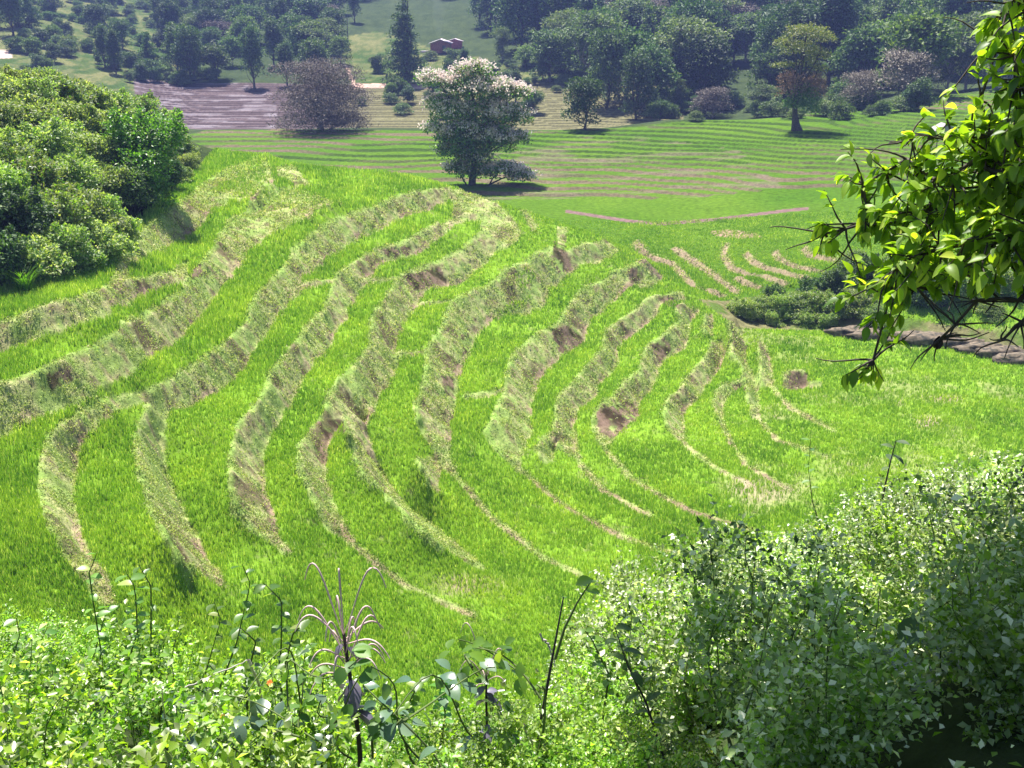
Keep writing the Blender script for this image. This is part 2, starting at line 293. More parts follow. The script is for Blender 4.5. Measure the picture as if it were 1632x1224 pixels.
# bank between the plain and the fan terraces
bank_b = [(1180,520),(1230,524),(1340,527),(1400,536),(1500,546),(1560,556),(1632,577),(1800,610)]
bank_t = [(1110,470),(1153,477),(1200,474),(1260,464),(1340,466),(1400,500),(1500,518),(1560,522),(1632,535),(1800,560)]
add_line(dense([tuple(p) for p in unz(*zip(*bank_b), -21.0)]))
add_line(dense([tuple(p) for p in unz(*zip(*bank_t), -19.75)]))
gx, gy = np.meshgrid(np.arange(1000, 1800, 14.), np.arange(352, 540, 8.))
k = in_poly(gx, gy, [(1350,440),(1420,490),(1520,510),(1632,525),(1790,540),(1790,370),(1000,352),(1020,372),(1240,390),(1350,400)])
add_line(unz(gx[k], gy[k], bf(gx[k], gy[k])))
# back of the spur
cr = dense([tuple(p) for p in np.concatenate([unz([340],[238],[-10.6]), unz([425,475,560,650,714,790,850,930,985,1030,1060,1098,1130,1165,1212,1262,1305],[245,262,268,278,295,322,340,365,388,412,430,465,480,500,532,578,612], bn([425,475,560,650,714,790,850,930,985,1030,1060,1098,1130,1165,1212,1262,1305],[245,262,268,278,295,322,340,365,388,412,430,465,480,500,532,578,612]))])])
add_line(cr)
for off, dz in ((1.5, .5), (5, 2.6), (11, 6)):
    c2 = cr.copy(); c2[:, 1] += off; c2[:, 2] = np.maximum(cr[:, 2]-dz*np.clip((cr[:, 2]+21)/6, 0, 1), -20.8); 
    if off > 4: c2 = c2[cr[:, 2] > -19]
    add_line(c2)
# left hill
inner = unz([-120,0,100,190,225,275,325,345],[500,468,432,398,352,312,264,243], [-10.2,-10.5,-10.4,-10.3,-10.3,-10.4,-10.5,-10.6])
add_line(dense([tuple(p) for p in inner]))
for rows in ([(-160,330,36),(0,305,40),(90,278,44),(170,255,50),(250,255,56),(318,250,63)], [(-200,90,46),(0,138,50),(100,143,54),(200,182,60),(290,218,68),(325,236,71)], [(-200,70,60),(0,118,64),(120,135,66),(230,190,72)]):
    add_line(dense([tuple(uny(r[0], r[1], r[2]*1.14)) for r in rows]))
FG = {-300: (-1.8,-2.4,-4.2,-7.2,-9.6,-11.4), 0: (-1.8,-2.6,-4.9,-8.1,-11.2,-13.6), 400: (-1.8,-2.6,-5.,-8.6,-12.,-15.), 800: (-1.8,-2.6,-5.,-8.6,-12.4,-16), 1200: (-1.8,-2.5,-4.5,-7.4,-10.8,-14.6), 1632: (-1.8,-2.4,-4.,-6.2,-8.4,-11.5), 2000: (-1.7,-2.2,-3.5,-5.4,-7.4,-10)}
def fg_h(x, y):
    P = np.clip(x/np.maximum(y, 1.2)*1.3*F+816, -300, 2000); ks = np.array(sorted(FG)); Z = np.stack([np.interp(y, (1,3,6,10,14,18), FG[k]) for k in ks])
    i = np.clip(np.searchsorted(ks, P, 'right')-1, 0, len(ks)-2); f = (P-ks[i])/(ks[i+1]-ks[i])
    return np.take_along_axis(Z, i[None], 0)[0]*(1-f)+np.take_along_axis(Z, (i+1)[None], 0)[0]*f
X, Y = np.meshgrid(G0X+np.arange(NX)*GS, G0Y+np.arange(NY)*GS)
H0 = far_h(X, Y)[0]; H0 = np.where(Y < 16, fg_h(X, Y), H0)
fixed = np.zeros((NY, NX), bool); fixed[Y < 15] = True; fixed[-1] = True; fixed[:, 0] = True; fixed[:, -1] = True
acc = np.zeros((NY, NX)); cnt = np.zeros((NY, NX))
for P, wt in CON:
    i = np.round((P[:, 0]-G0X)/GS).astype(int); j = np.round((P[:, 1]-G0Y)/GS).astype(int)
    ok = (i > 0) & (i < NX-1) & (j > 0) & (j < NY-1) & (P[:, 1] > 13); np.add.at(acc, (j[ok], i[ok]), P[ok, 2]); np.add.at(cnt, (j[ok], i[ok]), 1)
m = cnt > 0; H0[m] = acc[m]/cnt[m]; fixed |= m
def relax(H, fx, n):
    for _ in range(n):
        A = .25*(H[:-2, 1:-1]+H[2:, 1:-1]+H[1:-1, :-2]+H[1:-1, 2:])
        H[1:-1, 1:-1] = np.where(fx[1:-1, 1:-1], H[1:-1, 1:-1], H[1:-1, 1:-1]+1.0*(A-H[1:-1, 1:-1]))
    return H
def solve(H, fx, lev):
    if lev and min(H.shape) > 20:
        h, ww = (H.shape[0]+1)//2, (H.shape[1]+1)//2; pa = np.zeros((h*2, ww*2)); pf = np.zeros((h*2, ww*2))
        pa[:H.shape[0], :H.shape[1]] = H*fx; pf[:H.shape[0], :H.shape[1]] = fx
        s = pa.reshape(h, 2, ww, 2).sum((1, 3)); c = pf.reshape(h, 2, ww, 2).sum((1, 3))
        p0 = np.zeros((h*2, ww*2)); p0[:H.shape[0], :H.shape[1]] = H; Hc = p0.reshape(h, 2, ww, 2).mean((1, 3))
        fc = c > 0; Hc[fc] = s[fc]/c[fc]; fc[0] = fc[-1] = True; fc[:, 0] = fc[:, -1] = True
        Hc = solve(Hc, fc, lev-1); U = np.repeat(np.repeat(Hc, 2, 0), 2, 1)[:H.shape[0], :H.shape[1]]
        H = np.where(fx, H, U)
    return relax(H, fx, 60 if lev else 400)
HG = solve(H0, fixed, 5)
# riser weight and soil/rice maps on the fine grid
RW = np.zeros((NY, NX)); RIM = np.zeros((NY, NX)); BAS = np.zeros((NY, NX))
def stamp(A, B, extra=.0, steps=14, val=1.):
    for s in np.linspace(-.03, .95, steps):
        P = A*(1-s)+B*s; i = np.round((P[:, 0]-G0X)/GS).astype(int); j = np.round((P[:, 1]-G0Y)/GS).astype(int)
        ok = (i >= 0) & (i < NX) & (j >= 0) & (j < NY); RW[j[ok], i[ok]] = val; RIM[j[ok], i[ok]] = s < .1; BAS[j[ok], i[ok]] = s > .82
def joint(A, B, n):
    q = resample(np.concatenate([(A+B)/2, A, B], 1), n); return q[:, 3:6], q[:, 6:9]
for A, B in RISQ: stamp(*joint(A, B, 700))
for A, B in FANQ: stamp(*joint(A, B, 300), steps=6)
RW = np.maximum(RW, 0); 
_qx, _qy = project(X, Y, HG)
for pl in ([(720,302),(760,300),(790,320),(815,345),(830,370),(825,385),(800,400),(780,395),(767,368),(765,352),(745,352),(722,360)], [(440,268),(462,264),(478,275),(495,297),(470,300),(466,290),(445,285)], [(830,336),(840,336),(858,362),(849,370)], [(886,360),(905,362),(900,392),(890,394)]):
    RW[in_poly(_qx, _qy, pl) & (Y > 40) & (Y < 95)] = 1
K = .25*RW; RWs = RW.copy(); RWs[1:-1, 1:-1] = np.maximum(RW[1:-1, 1:-1]*.75, .2*(RW[1:-1, 1:-1]+RW[:-2, 1:-1]+RW[2:, 1:-1]+RW[1:-1, :-2]+RW[1:-1, 2:]))
fz = (RW > 0) | (Y < 15); fz[0] = fz[-1] = True; fz[:, 0] = fz[:, -1] = True
HG = relax(HG, fz, 45)
def bil(Gd, x, y):
    fx = np.clip((x-G0X)/GS, 0, NX-1.001); fy = np.clip((y-G0Y)/GS, 0, NY-1.001); i = fx.astype(int); j = fy.astype(int); fx -= i; fy -= j
    return (Gd[j, i]*(1-fx)+Gd[j, i+1]*fx)*(1-fy)+(Gd[j+1, i]*(1-fx)+Gd[j+1, i+1]*fx)*fy
def surface(x, y):
    """height, surface weights"""
    x = np.asarray(x, float); y = np.asarray(y, float)
    ins = (x > G0X) & (x < G0X+(NX-1)*GS) & (y > G0Y) & (y < G0Y+(NY-1)*GS)
    fz, field, brown, fr, P, ed = far_h(x, y)
    z = np.where(ins, bil(HG, x, y), np.where(y < 16, fg_h(x, y), fz)); rw = np.where(ins, bil(RWs, x, y), fr)
    z = z+np.where(ins & (y > 16), rw*(fbm(x, y, .9, 5)-.5)*.45+(fbm(x, y, 5, 6)-.5)*.12, 0)
    z = z+np.where(y < 18, (fbm(x, y, 1.5, 8)-.5)*.5, 0)
    return z, rw, ins, field, brown, P, ed
def ground_z(x, y): return float(surface(np.array([x]), np.array([y]))[0][0])
def hit(px, row, ymin=3., ymax=700., n=3000):
    dx, dy, dz = ray(px, row); yy = np.geomspace(ymin, ymax, n); t = yy/dy; z = surface(dx*t, yy)[0]
    b = dz*t < z; i = int(np.argmax(b)) if b.any() else n-1
    return Vector((float(dx*t[i]), float(yy[i]), float(z[i])))

# mask polygons in world space built from the traced picture
def classify(x, y, z, rw, ins, field, brown, P, ed):
    """0..1 weights: rice, riser(dry grass), bush floor, meadow"""
    px, py = project(x, y, z)
    spur = ins & (y > 17)
    beyond = y > 70                                   # fan side
    hill = ins & (px < 350) & in_poly(px, py, [(-900,545),(0,462),(100,425),(190,392),(222,348),(272,306),(322,262),(345,236),(345,-200),(-900,-200)])
    fgm = y < np.interp(px, [-400,0,300,700,900,1100,1300,1500,1632,2200], [13,15.5,17.5,19,19,16,14.5,15.5,17,20])
    bankm = ins & in_poly(px, py, [(1110,476),(1153,480),(1260,464),(1345,466),(1400,500),(1500,516),(1632,533),(1800,560),(1800,600),(1632,577),(1500,546),(1400,536),(1340,528),(1180,525)])
    pat = ins & (in_poly(px, py, [(818,440),(838,428),(852,438),(848,455),(826,462)])|in_poly(px, py, [(792,500),(815,480),(842,470),(845,478),(825,496)])|in_poly(px, py, [(340,305),(352,292),(376,290),(378,300),(360,308)]))
    rice = np.where(ins, 1-rw*(~pat), field*(1-rw))
    rice = rice*(~hill)*(~fgm)*(~bankm)
    return rice, hill, fgm, bankm, px, py

def soil_cut(px, py):                    # bare dark earth where the risers have slipped
    m = np.zeros(np.shape(px), bool)
    for pl in ([(950,655),(1000,640),(1022,660),(1005,680),(975,700),(955,690)], [(1035,550),(1060,538),(1078,552),(1050,580)], [(878,525),(905,518),(934,545),(918,564),(890,562)], [(883,383),(902,393),(912,432),(890,434),(880,410)],
               [(733,533),(746,530),(749,562),(738,568)], [(703,598),(723,600),(725,632),(710,632)], [(640,440),(700,425),(714,450),(660,464)], [(1000,428),(1020,424),(1027,445),(1005,452)], [(608,397),(656,391),(652,406),(620,413)],
               [(1170,609),(1189,611),(1189,623),(1168,621)], [(1256,590),(1286,592),(1286,619),(1258,624)], [(505,672),(545,668),(552,690),(520,702)], [(1045,472),(1070,470),(1085,492),(1060,486)], [(300,425),(320,420),(322,440),(305,445)], [(60,600),(110,585),(118,610),(70,625)]):
        m |= in_poly(px, py, pl)
    return m
# one sheet: columns in x/y, rows in y
na = 860; aa = np.linspace(-.95, .95, na); aa = aa*(.72+.28*(aa/.95)**2)
yy = np.concatenate([np.geomspace(.7, 18, 150)[:-1], np.geomspace(18, 100, 640)[:-1], np.geomspace(100, 225, 300)[:-1], np.geomspace(225, 800, 130)])
AA, YY = np.meshgrid(aa, yy); XX = AA*YY
Z, rw, ins, field, brown, P, ed = surface(XX, YY)
rice, hill, fgm, bankm, px, py = classify(XX, YY, Z, rw, ins, field, brown, P, ed)
def C(*c): return np.array(c)
col = np.zeros(XX.shape+(3,)); col[:] = C(.06, .075, .03)
n1 = fbm(XX, YY, 1.6, 11)[..., None]; n2 = fbm(XX, YY, .5, 12)[..., None]; n3 = fbm(XX, YY, 9, 13)[..., None]; n4 = fbm(XX, YY, 35, 14)[..., None]
mixc = lambda a, b, t: a*(1-t)+b*t
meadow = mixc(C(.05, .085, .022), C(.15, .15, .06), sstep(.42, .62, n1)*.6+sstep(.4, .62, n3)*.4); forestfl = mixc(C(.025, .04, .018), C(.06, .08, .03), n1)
inm = in_poly(px, py, [(540,60),(600,50),(700,80),(900,120),(880,190),(560,150)]) | (px < 300)
far = ~ins & (YY > 100)
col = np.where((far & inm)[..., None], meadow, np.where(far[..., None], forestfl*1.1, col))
ricec = mixc(C(.11, .21, .015), C(.18, .30, .03), n1); ricec = mixc(ricec, C(.16, .15, .08), sstep(.66, .8, n2)*.5)
fricec = mixc(C(.05, .115, .010), C(.10, .17, .018), n3)
nf = fbm(XX, YY, .32, 19, 2)[..., None]; riserc = mixc(C(.22, .30, .08), C(.38, .35, .17), sstep(.3, .7, nf*.6+n1*.4)); riserc = mixc(riserc, C(.09, .065, .04), np.clip(sstep(.62, .74, nf)*.6+sstep(.62, .7, n1)*.75, 0, .85))
col = np.where((field > .02)[..., None], mixc(col, fricec, np.clip(field, 0, 1)[..., None]), col)
frw = rw*(field > .02)*(~ins); lum = sstep(.42, .7, fbm(XX/3, YY, 8, 21))
col = mixc(col, mixc(C(.035, .06, .015), C(.15, .10, .08), lum[..., None]), (frw*.8)[..., None])
pud = (in_poly(px, py, [(760,215),(1000,215),(1180,240),(1250,300),(1100,345),(900,350),(760,330)]) & far)*sstep(.54, .66, fbm(XX/5, YY, 1.6, 22))
col = mixc(col, C(.17, .13, .10), (pud*.5)[..., None])
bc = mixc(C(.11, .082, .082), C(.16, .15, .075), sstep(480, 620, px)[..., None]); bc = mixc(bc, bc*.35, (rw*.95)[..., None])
wetn = sstep(.55, .66, fbm(XX/6, YY, .9, 23))*(brown > .3)
bc = mixc(bc, C(.26, .21, .25), (wetn*(px < 440)*.3)[..., None])  # wet patches, with reflected sky painted in as pale violet
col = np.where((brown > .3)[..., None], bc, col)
col = np.where(ins[..., None], mixc(ricec, riserc, sstep(.25, .7, rw)[..., None]), col)
rim = bil(RIM, XX, YY)*ins; bas = bil(BAS, XX, YY)*ins
col = mixc(col, C(.20, .34, .06), (np.clip(rim, 0, 1)*.7)[..., None]); col = mixc(col, C(.34, .23, .17), (sstep(.3, .8, bas)*sstep(.42, .65, n1[..., 0])*.65)[..., None])
beyondf = ins & (YY > 92) & (px > 560) | ins & (YY > 78) & (px > 860) & (py < 480) | ins & (YY > 71) & (px > 990) & (py < 480)
col = np.where(beyondf[..., None], mixc(fricec, C(.26, .2, .13), sstep(.3, .8, rw)[..., None]), col)
d1 = ins & in_poly(px, py, [(1130,368),(1160,366),(1200,370),(1216,378),(1180,381),(1140,376)])
col = np.where(d1[..., None], C(.27, .19, .13), col)
pinkf = sstep(.6, .72, fbm(XX, YY, 3.3, 31))*(ins & (px > 1180) & (YY < 72) & (py > 520))
col = mixc(col, C(.3, .22, .17), (pinkf*.3)[..., None])
for (a, b, c_, d, cc) in ((1160,1220,760,790,(.3,.24,.17)),(1460,1500,664,684,(.34,.25,.2)),(1180,1260,770,800,(.28,.25,.14)),(700,800,915,945,(.3,.25,.14)),(1480,1530,630,642,(.3,.22,.17))):
    g = np.exp(-((px-(a+b)/2)/(b-a)*2)**2-((py-(c_+d)/2)/(d-c_)*2)**2)*ins*(YY < 71); col = mixc(col, C(*cc), np.clip(g*1.3*(.5+n2[..., 0]), 0, .9)[..., None])
col = mixc(col, mixc(C(.045, .03, .02), C(.20, .135, .10), sstep(.35, .7, nf)), (soil_cut(px, py)*ins*sstep(.3, .45, nf[..., 0]*.5+n2[..., 0]*.5)*.9)[..., None])
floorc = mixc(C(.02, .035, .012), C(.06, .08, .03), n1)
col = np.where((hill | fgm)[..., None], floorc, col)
col = np.where(bankm[..., None], mixc(C(.09, .14, .03), C(.16, .15, .07), sstep(.45, .6, n1)), col)
ditch = np.abs(py-np.interp(px, [860,1000,1050,1140,1250,1330], [330,352,357,350,336,328])) < 2.5
ditch = ditch & (px > 900) & (px < 1290) & (YY > 90) & (YY < 125); col = np.where(ditch[..., None], C(.17, .11, .10), col)
path = (np.abs(px-np.interp(py, [105,140], [552,566])) < 3) & (py > 105) & (py < 142) & (YY > 200)
path |= (np.abs(py-137-(px-600)*.01) < 4) & (px > 560) & (px < 700) & (YY > 200); col = np.where(path[..., None], C(.45, .3, .24), col)
sand = in_poly(px, py, [(-200,60),(14,80),(20,92),(-200,110)]) & (YY > 60); col = np.where(sand[..., None], C(.5, .38, .32), col)
V = np.stack([XX, YY, Z], -1).reshape(-1, 3); nr = len(yy)
ii = (np.arange(nr-1)[:, None]*na+np.arange(na-1)[None]).ravel()
Fq = np.stack([ii, ii+1, ii+na+1, ii+na], 1)
# ground behind and around the camera
bx, by = np.meshgrid(np.linspace(-300, 300, 61), np.concatenate([np.linspace(-160, 0, 17), [.4]]))
bz = -1.75+np.clip(-by, 0, 200)*.25+np.abs(bx)*.02-.6*(by > .1); bV = np.stack([bx, by, bz], -1).reshape(-1, 3)
jj = (np.arange(17)[:, None]*61+np.arange(60)[None]).ravel(); bF = np.stack([jj, jj+1, jj+62, jj+61], 1)+len(V)
gm = mesh_np('ground', np.concatenate([V, bV]), np.concatenate([Fq, bF]), 4, [mat_ground()], True)
cc = np.concatenate([col.reshape(-1, 3), np.tile([.05, .06, .03], (len(bV), 1))]); cc = np.clip(np.c_[cc, np.ones(len(cc))], 0, 1).astype(np.float32)
at = gm.attributes.new('surf', 'FLOAT_COLOR', 'POINT'); at.data.foreach_set('color', cc.ravel())
wet = np.clip(wetn*(px < 440)*.5, 0, 1).ravel(); wet = np.r_[wet, np.zeros(len(bV))].astype(np.float32)
at = gm.attributes.new('wet', 'FLOAT', 'POINT'); at.data.foreach_set('value', wet)
tag(link('ground', gm), kind='structure')

# ------------------------------------------------------------ blades of grass and rice
def blades(name, x, y, z, h, wd, mat, lean=.25, per=4, spread=.06, bend=.3):
    n = len(x); x = np.repeat(x, per); y = np.repeat(y, per); z = np.repeat(z, per); h = np.repeat(h, per)*rng.uniform(.65, 1.15, n*per); wd = np.repeat(wd, per); sp = np.repeat(spread, per) if np.ndim(spread) else spread
    a = rng.uniform(0, 2*np.pi, n*per); r = rng.uniform(0, 1, n*per)*sp; x = x+np.cos(a)*r; y = y+np.sin(a)*r
    b = rng.uniform(0, 2*np.pi, n*per); l = rng.uniform(.02, lean, n*per)*h
    lx, ly = np.cos(b)*l, np.sin(b)*l; c = rng.uniform(0, np.pi, n*per); wx, wy = np.cos(c)*wd/2, np.sin(c)*wd/2
    z = z-.03
    B0 = np.stack([x-wx, y-wy, z], -1); B1 = np.stack([x+wx, y+wy, z], -1)
    M0 = np.stack([x-wx*.8+lx*.35, y-wy*.8+ly*.35, z+h*.6], -1); M1 = np.stack([x+wx*.8+lx*.35, y+wy*.8+ly*.35, z+h*.6], -1)
    T = np.stack([x+lx*(1+bend), y+ly*(1+bend), z+h], -1)
    Vv = np.stack([B0, B1, M1, M0, T], 1).reshape(-1, 3); o = np.arange(n*per)[:, None]*5
    Ff = np.concatenate([o+np.array([[0, 1, 2]]), o+np.array([[0, 2, 3]]), o+np.array([[3, 2, 4]])], 0)
    return mesh_np(name, Vv, Ff, 3, [mat])
def sample(n, y0, y1, a=.62):
    A = rng.uniform(-a, a, n); Yv = np.exp(rng.uniform(math.log(y0), math.log(y1), n)); Xv = A*Yv
    s = surface(Xv, Yv); c = classify(Xv, Yv, *s); return Xv, Yv, s, c
x, y, s, c = sample(520000, 15, 97)
patch = vnoise(x, y, 2.5, 41); keep = (c[0] > .55) & (rng.random(len(x)) < .35+.9*sstep(.15, .45, patch))
keep &= ~((fbm(x, y, 3.3, 31) > .64) & (c[4] > 1180) & (rng.random(len(x)) < .3))
x, y, z = x[keep], y[keep], s[0][keep]; far_f = np.clip(y/60, .5, 3)
hh = (.17+.11*vnoise(x, y, 4, 42))*np.where(y < 80, 1, .75); hh *= np.where(z > -13.9, 1.25, 1)
tag(link('rice_plants', blades('rice_plants', x, y, z, hh, (.034*far_f**.9), M_RICE, .24, 4, .10*far_f)), 'bright green young rice plants filling every terrace bench', 'rice', kind='stuff')
x, y, s, c = sample(900000, 15, 100)
keep = (s[1] > .3) & ~(soil_cut(c[4], c[5]) & (rng.random(len(x)) < .75)) & s[2] & (~c[1]) & (~c[2]) & (~c[3]) & (rng.random(len(x)) < .2+1.3*sstep(.3, .6, vnoise(x, y, 1.1, 43)))
x, y, z = x[keep], y[keep], s[0][keep]; far_f = np.clip(y/60, .4, 2)
BG = (x, y, z, far_f)

# ------------------------------------------------------------ leaves, tubes
def rnd_unit(n):
    v = rng.normal(size=(n, 3)); return v/np.linalg.norm(v, axis=1)[:, None]
def leaf_arrays(c, d, nrm, L, W, fold=.25):
    """diamond leaves folded on the midrib; c base, d axis, nrm face normal"""
    d = d/np.linalg.norm(d, axis=1)[:, None]; s = np.cross(d, nrm); s /= np.linalg.norm(s, axis=1)[:, None]+1e-9; u = np.cross(s, d)
    L = np.broadcast_to(L, len(c))[:, None]; W = np.broadcast_to(W, len(c))[:, None]
    b = c; l = c+d*L*.45+s*W*.5+u*W*fold; r = c+d*L*.45-s*W*.5+u*W*fold; t = c+d*L
    Vv = np.stack([b, l, t, r], 1).reshape(-1, 3); o = np.arange(len(c))[:, None]*4
    return Vv, np.stack([o+np.array([[0, 2, 1]]), o+np.array([[0, 3, 2]])], 1).reshape(-1, 3)
x, y, z, far_f = BG; n = len(x)*3; x, y, z, far_f = [np.repeat(q, 3) for q in (x, y, z, far_f)]
c_ = np.stack([x, y, z], -1)+rng.normal(size=(n, 3))*np.array([.09, .09, .025])*far_f[:, None]+np.array([0, 0, .02]); s_ = rng.uniform(.4, 1.3, n)*far_f**.8
tag(link('bank_grass', mesh_np('bank_grass', *leaf_arrays(c_, rnd_unit(n)*.8+np.array([0, 0, .5]), rnd_unit(n)+np.array([0, 0, .6]), .12*s_, .055*s_), 3, [M_RISER])), 'pale dry grass and creeping weeds on the terrace risers', 'grass', kind='stuff')
def big_leaf_arrays(c, d, nrm, L, W, curl=.25, fold=.18, obov=.6):
    """smooth curved leaves, 3x6 grid each"""
    n = len(c); d = d/np.linalg.norm(d, axis=1)[:, None]; s = np.cross(d, nrm); s /= np.linalg.norm(s, axis=1)[:, None]+1e-9; u = np.cross(s, d)
    L = np.broadcast_to(L, n)[:, None]; W = np.broadcast_to(W, n)[:, None]; cu = rng.uniform(.2, 1.6, n)[:, None]*curl
    rows = []
    for t in np.linspace(0, 1, 6):
        wv = W*.5*(math.sin(math.pi*t**(1.0 if obov == .5 else 1/(2*(1-obov)+.45)*.9))**.8 if 0 < t < 1 else .04)
        m_ = c+d*L*t-u*cu*L*t*t*.8
        rows += [m_+s*wv+u*wv*fold*2, m_, m_-s*wv+u*wv*fold*2]
    Vv = np.stack(rows, 1).reshape(-1, 3); o = np.arange(n)[:, None]*18; Fs = []
    for k in range(5):
        for q in range(2):
            a = k*3+q; Fs.append(o+np.array([[a, a+1, a+4, a+3]]))
    return Vv, np.stack(Fs, 1).reshape(-1, 4)
def tube_arrays(paths, seg=6):
    """paths: list of (points, radii)"""
    Vs, Fs, off = [], [], 0
    for pts, rad in paths:
        pts = np.asarray(pts, float); T = np.gradient(pts, axis=0); T /= np.linalg.norm(T, axis=1)[:, None]+1e-9
        ref = np.array([0, 0, 1.]) if abs(T[0][2]) < .9 else np.array([1., 0, 0]); S = np.cross(T, ref); S /= np.linalg.norm(S, axis=1)[:, None]+1e-9; U = np.cross(S, T)
        th = np.linspace(0, 2*np.pi, seg, endpoint=False); rad = np.asarray(rad, float)[:, None, None]
        ring = pts[:, None]+rad*(np.cos(th)[None, :, None]*S[:, None]+np.sin(th)[None, :, None]*U[:, None])
        n = len(pts); Vs.append(ring.reshape(-1, 3)); i = np.arange(n-1)[:, None]*seg; j = np.arange(seg)[None]; j2 = (j+1) % seg
        Fs.append(np.stack([i+j, i+j2, i+seg+j2, i+seg+j], -1).reshape(-1, 4)+off); off += n*seg
    return np.concatenate(Vs), np.concatenate(Fs)
def tubes(name, paths, mat, seg=6): V_, F_ = tube_arrays(paths, seg); return mesh_np(name, V_, F_, 4, [mat], True)
def bent(p0, p1, n=6, wob=.1, sag=0):
    p0 = np.asarray(p0, float); p1 = np.asarray(p1, float); L = np.linalg.norm(p1-p0); t = np.linspace(0, 1, n)[:, None]
    o = rng.normal(size=3)*wob*L; o2 = rng.normal(size=3)*wob*L*.5
    return p0*(1-t)+p1*t+np.sin(np.pi*t)*o+np.sin(2*np.pi*t)*o2-np.array([0, 0, 1])*sag*L*t*t

def crown(lobes, n, L, W, up=.55, shell=.75, droop=0.):
    """leaf clumps spread through a set of lobes ((x,y,z),(rx,ry,rz))"""
    wts = np.array([l[1][0]*l[1][2] for l in lobes]); k = rng.choice(len(lobes), n, p=wts/wts.sum())
    Cc = np.array([l[0] for l in lobes])[k]; Rr = np.array([l[1] for l in lobes])[k]
    u = rnd_unit(n); u[:, 2] = np.where(u[:, 2] < -.35, -u[:, 2], u[:, 2]); rad = shell+(1-shell)*rng.random(n)*1.35; rad = np.where(rng.random(n) < .18, rng.random(n)*shell, rad)
    lump = 1+.22*np.sin(u[:, 0]*7+k)*np.cos(u[:, 1]*6+k*2)+.12*np.sin(u[:, 2]*13+k)
    p = Cc+u*Rr*(rad*lump)[:, None]; nrm = u*.6+rnd_unit(n)*.55+np.array([0, 0, up]); d = rnd_unit(n)*.8+u*.6-np.array([0, 0, droop])
    return leaf_arrays(p, d, nrm, L*rng.uniform(.6, 1.3, n), W*rng.uniform(.6, 1.3, n))
def tree_proto(name, label, cat, lobes, n, L, W, mat, trunk_r, bark=M_BARK, group=None, extra=None, up=.55, loc=(0, 0, -500), droop=0., flare=1.0, cname='crown'):
    o = empty(name, loc, label, cat, group); V_, F_ = crown(lobes, n, L, W, up, droop=droop); ps = []
    ps.append(link(cname, mesh_np(cname, V_, F_, 3, [mat]), o))
    zt = max(l[0][2] for l in lobes); pts = bent((0, 0, -.6), (lobes[0][0][0]*.5, lobes[0][0][1]*.5, zt), 10, .03)
    rr = np.linspace(trunk_r, trunk_r*.2, 10); rr[0] *= 1.5*flare; rr[1] *= 1+.3*flare
    paths = [(pts, rr)]
    for l in lobes:
        h = np.clip(l[0][2]*.55, pts[0][2]+.3, zt*.9); q = pts[min(9, int(9*h/zt))]; paths.append((bent(q, l[0], 6, .08), np.linspace(trunk_r*.42, trunk_r*.1, 6)))
        for _ in range(3):
            e = np.array(l[0])+rnd_unit(1)[0]*np.array(l[1])*.7; paths.append((bent(l[0], e, 4, .1), np.linspace(trunk_r*.15, trunk_r*.04, 4)))
    ps.append(link('trunk', tubes('trunk', paths, bark, 7), o))
    if extra: ps += extra(o)
    PARTS[o.name] = ps; return o
def lobes_round(h, wd, base=.3, k=9, seed=0):
    r = random.Random(seed); out = [((0, 0, h*(base+.5*(1-base))), (wd*.33, wd*.33, h*(1-base)*.38))]
    for i in range(k):
        a = i*2.4+r.uniform(-.4, .4); f = r.uniform(.35, 1); z = h*(base+(1-base)*r.uniform(.07, .86)); q = wd*.5*(1-.55*((z/h-base)/(1-base))**2)*f*.75
        s = r.uniform(.19, .29); out.append(((math.cos(a)*q, math.sin(a)*q, z), (wd*s, wd*s, h*s*.6)))
    return out
def lobes_tiers(h, wd, k=7, base=.12, seed=0, flat=.05):
    r = random.Random(seed); out = []
    for i in range(k):
        f = i/(k-1); z = h*(base+(1-base)*f*.95); rad = wd*.5*(1-f*.8)*r.uniform(.8, 1.1)
        for j in range(4 if f < .8 else 2):
            a = i*1.3+j*1.6+r.uniform(-.3, .3); out.append(((math.cos(a)*rad*.55, math.sin(a)*rad*.55, z-r.uniform(0, .04)*h), (rad*.55, rad*.55, h*flat)))
    return out
def lobes_umb(h, wd, k=10, seed=0):
    r = random.Random(seed); out = []
    for i in range(k):
        a = i*2.4; q = wd*.42*math.sqrt(i/k); z = h*(.9-.28*(i/k)+r.uniform(-.07, .05)); out.append(((math.cos(a)*q, math.sin(a)*q, z), (wd*.19, wd*.19, h*.09)))
    return out

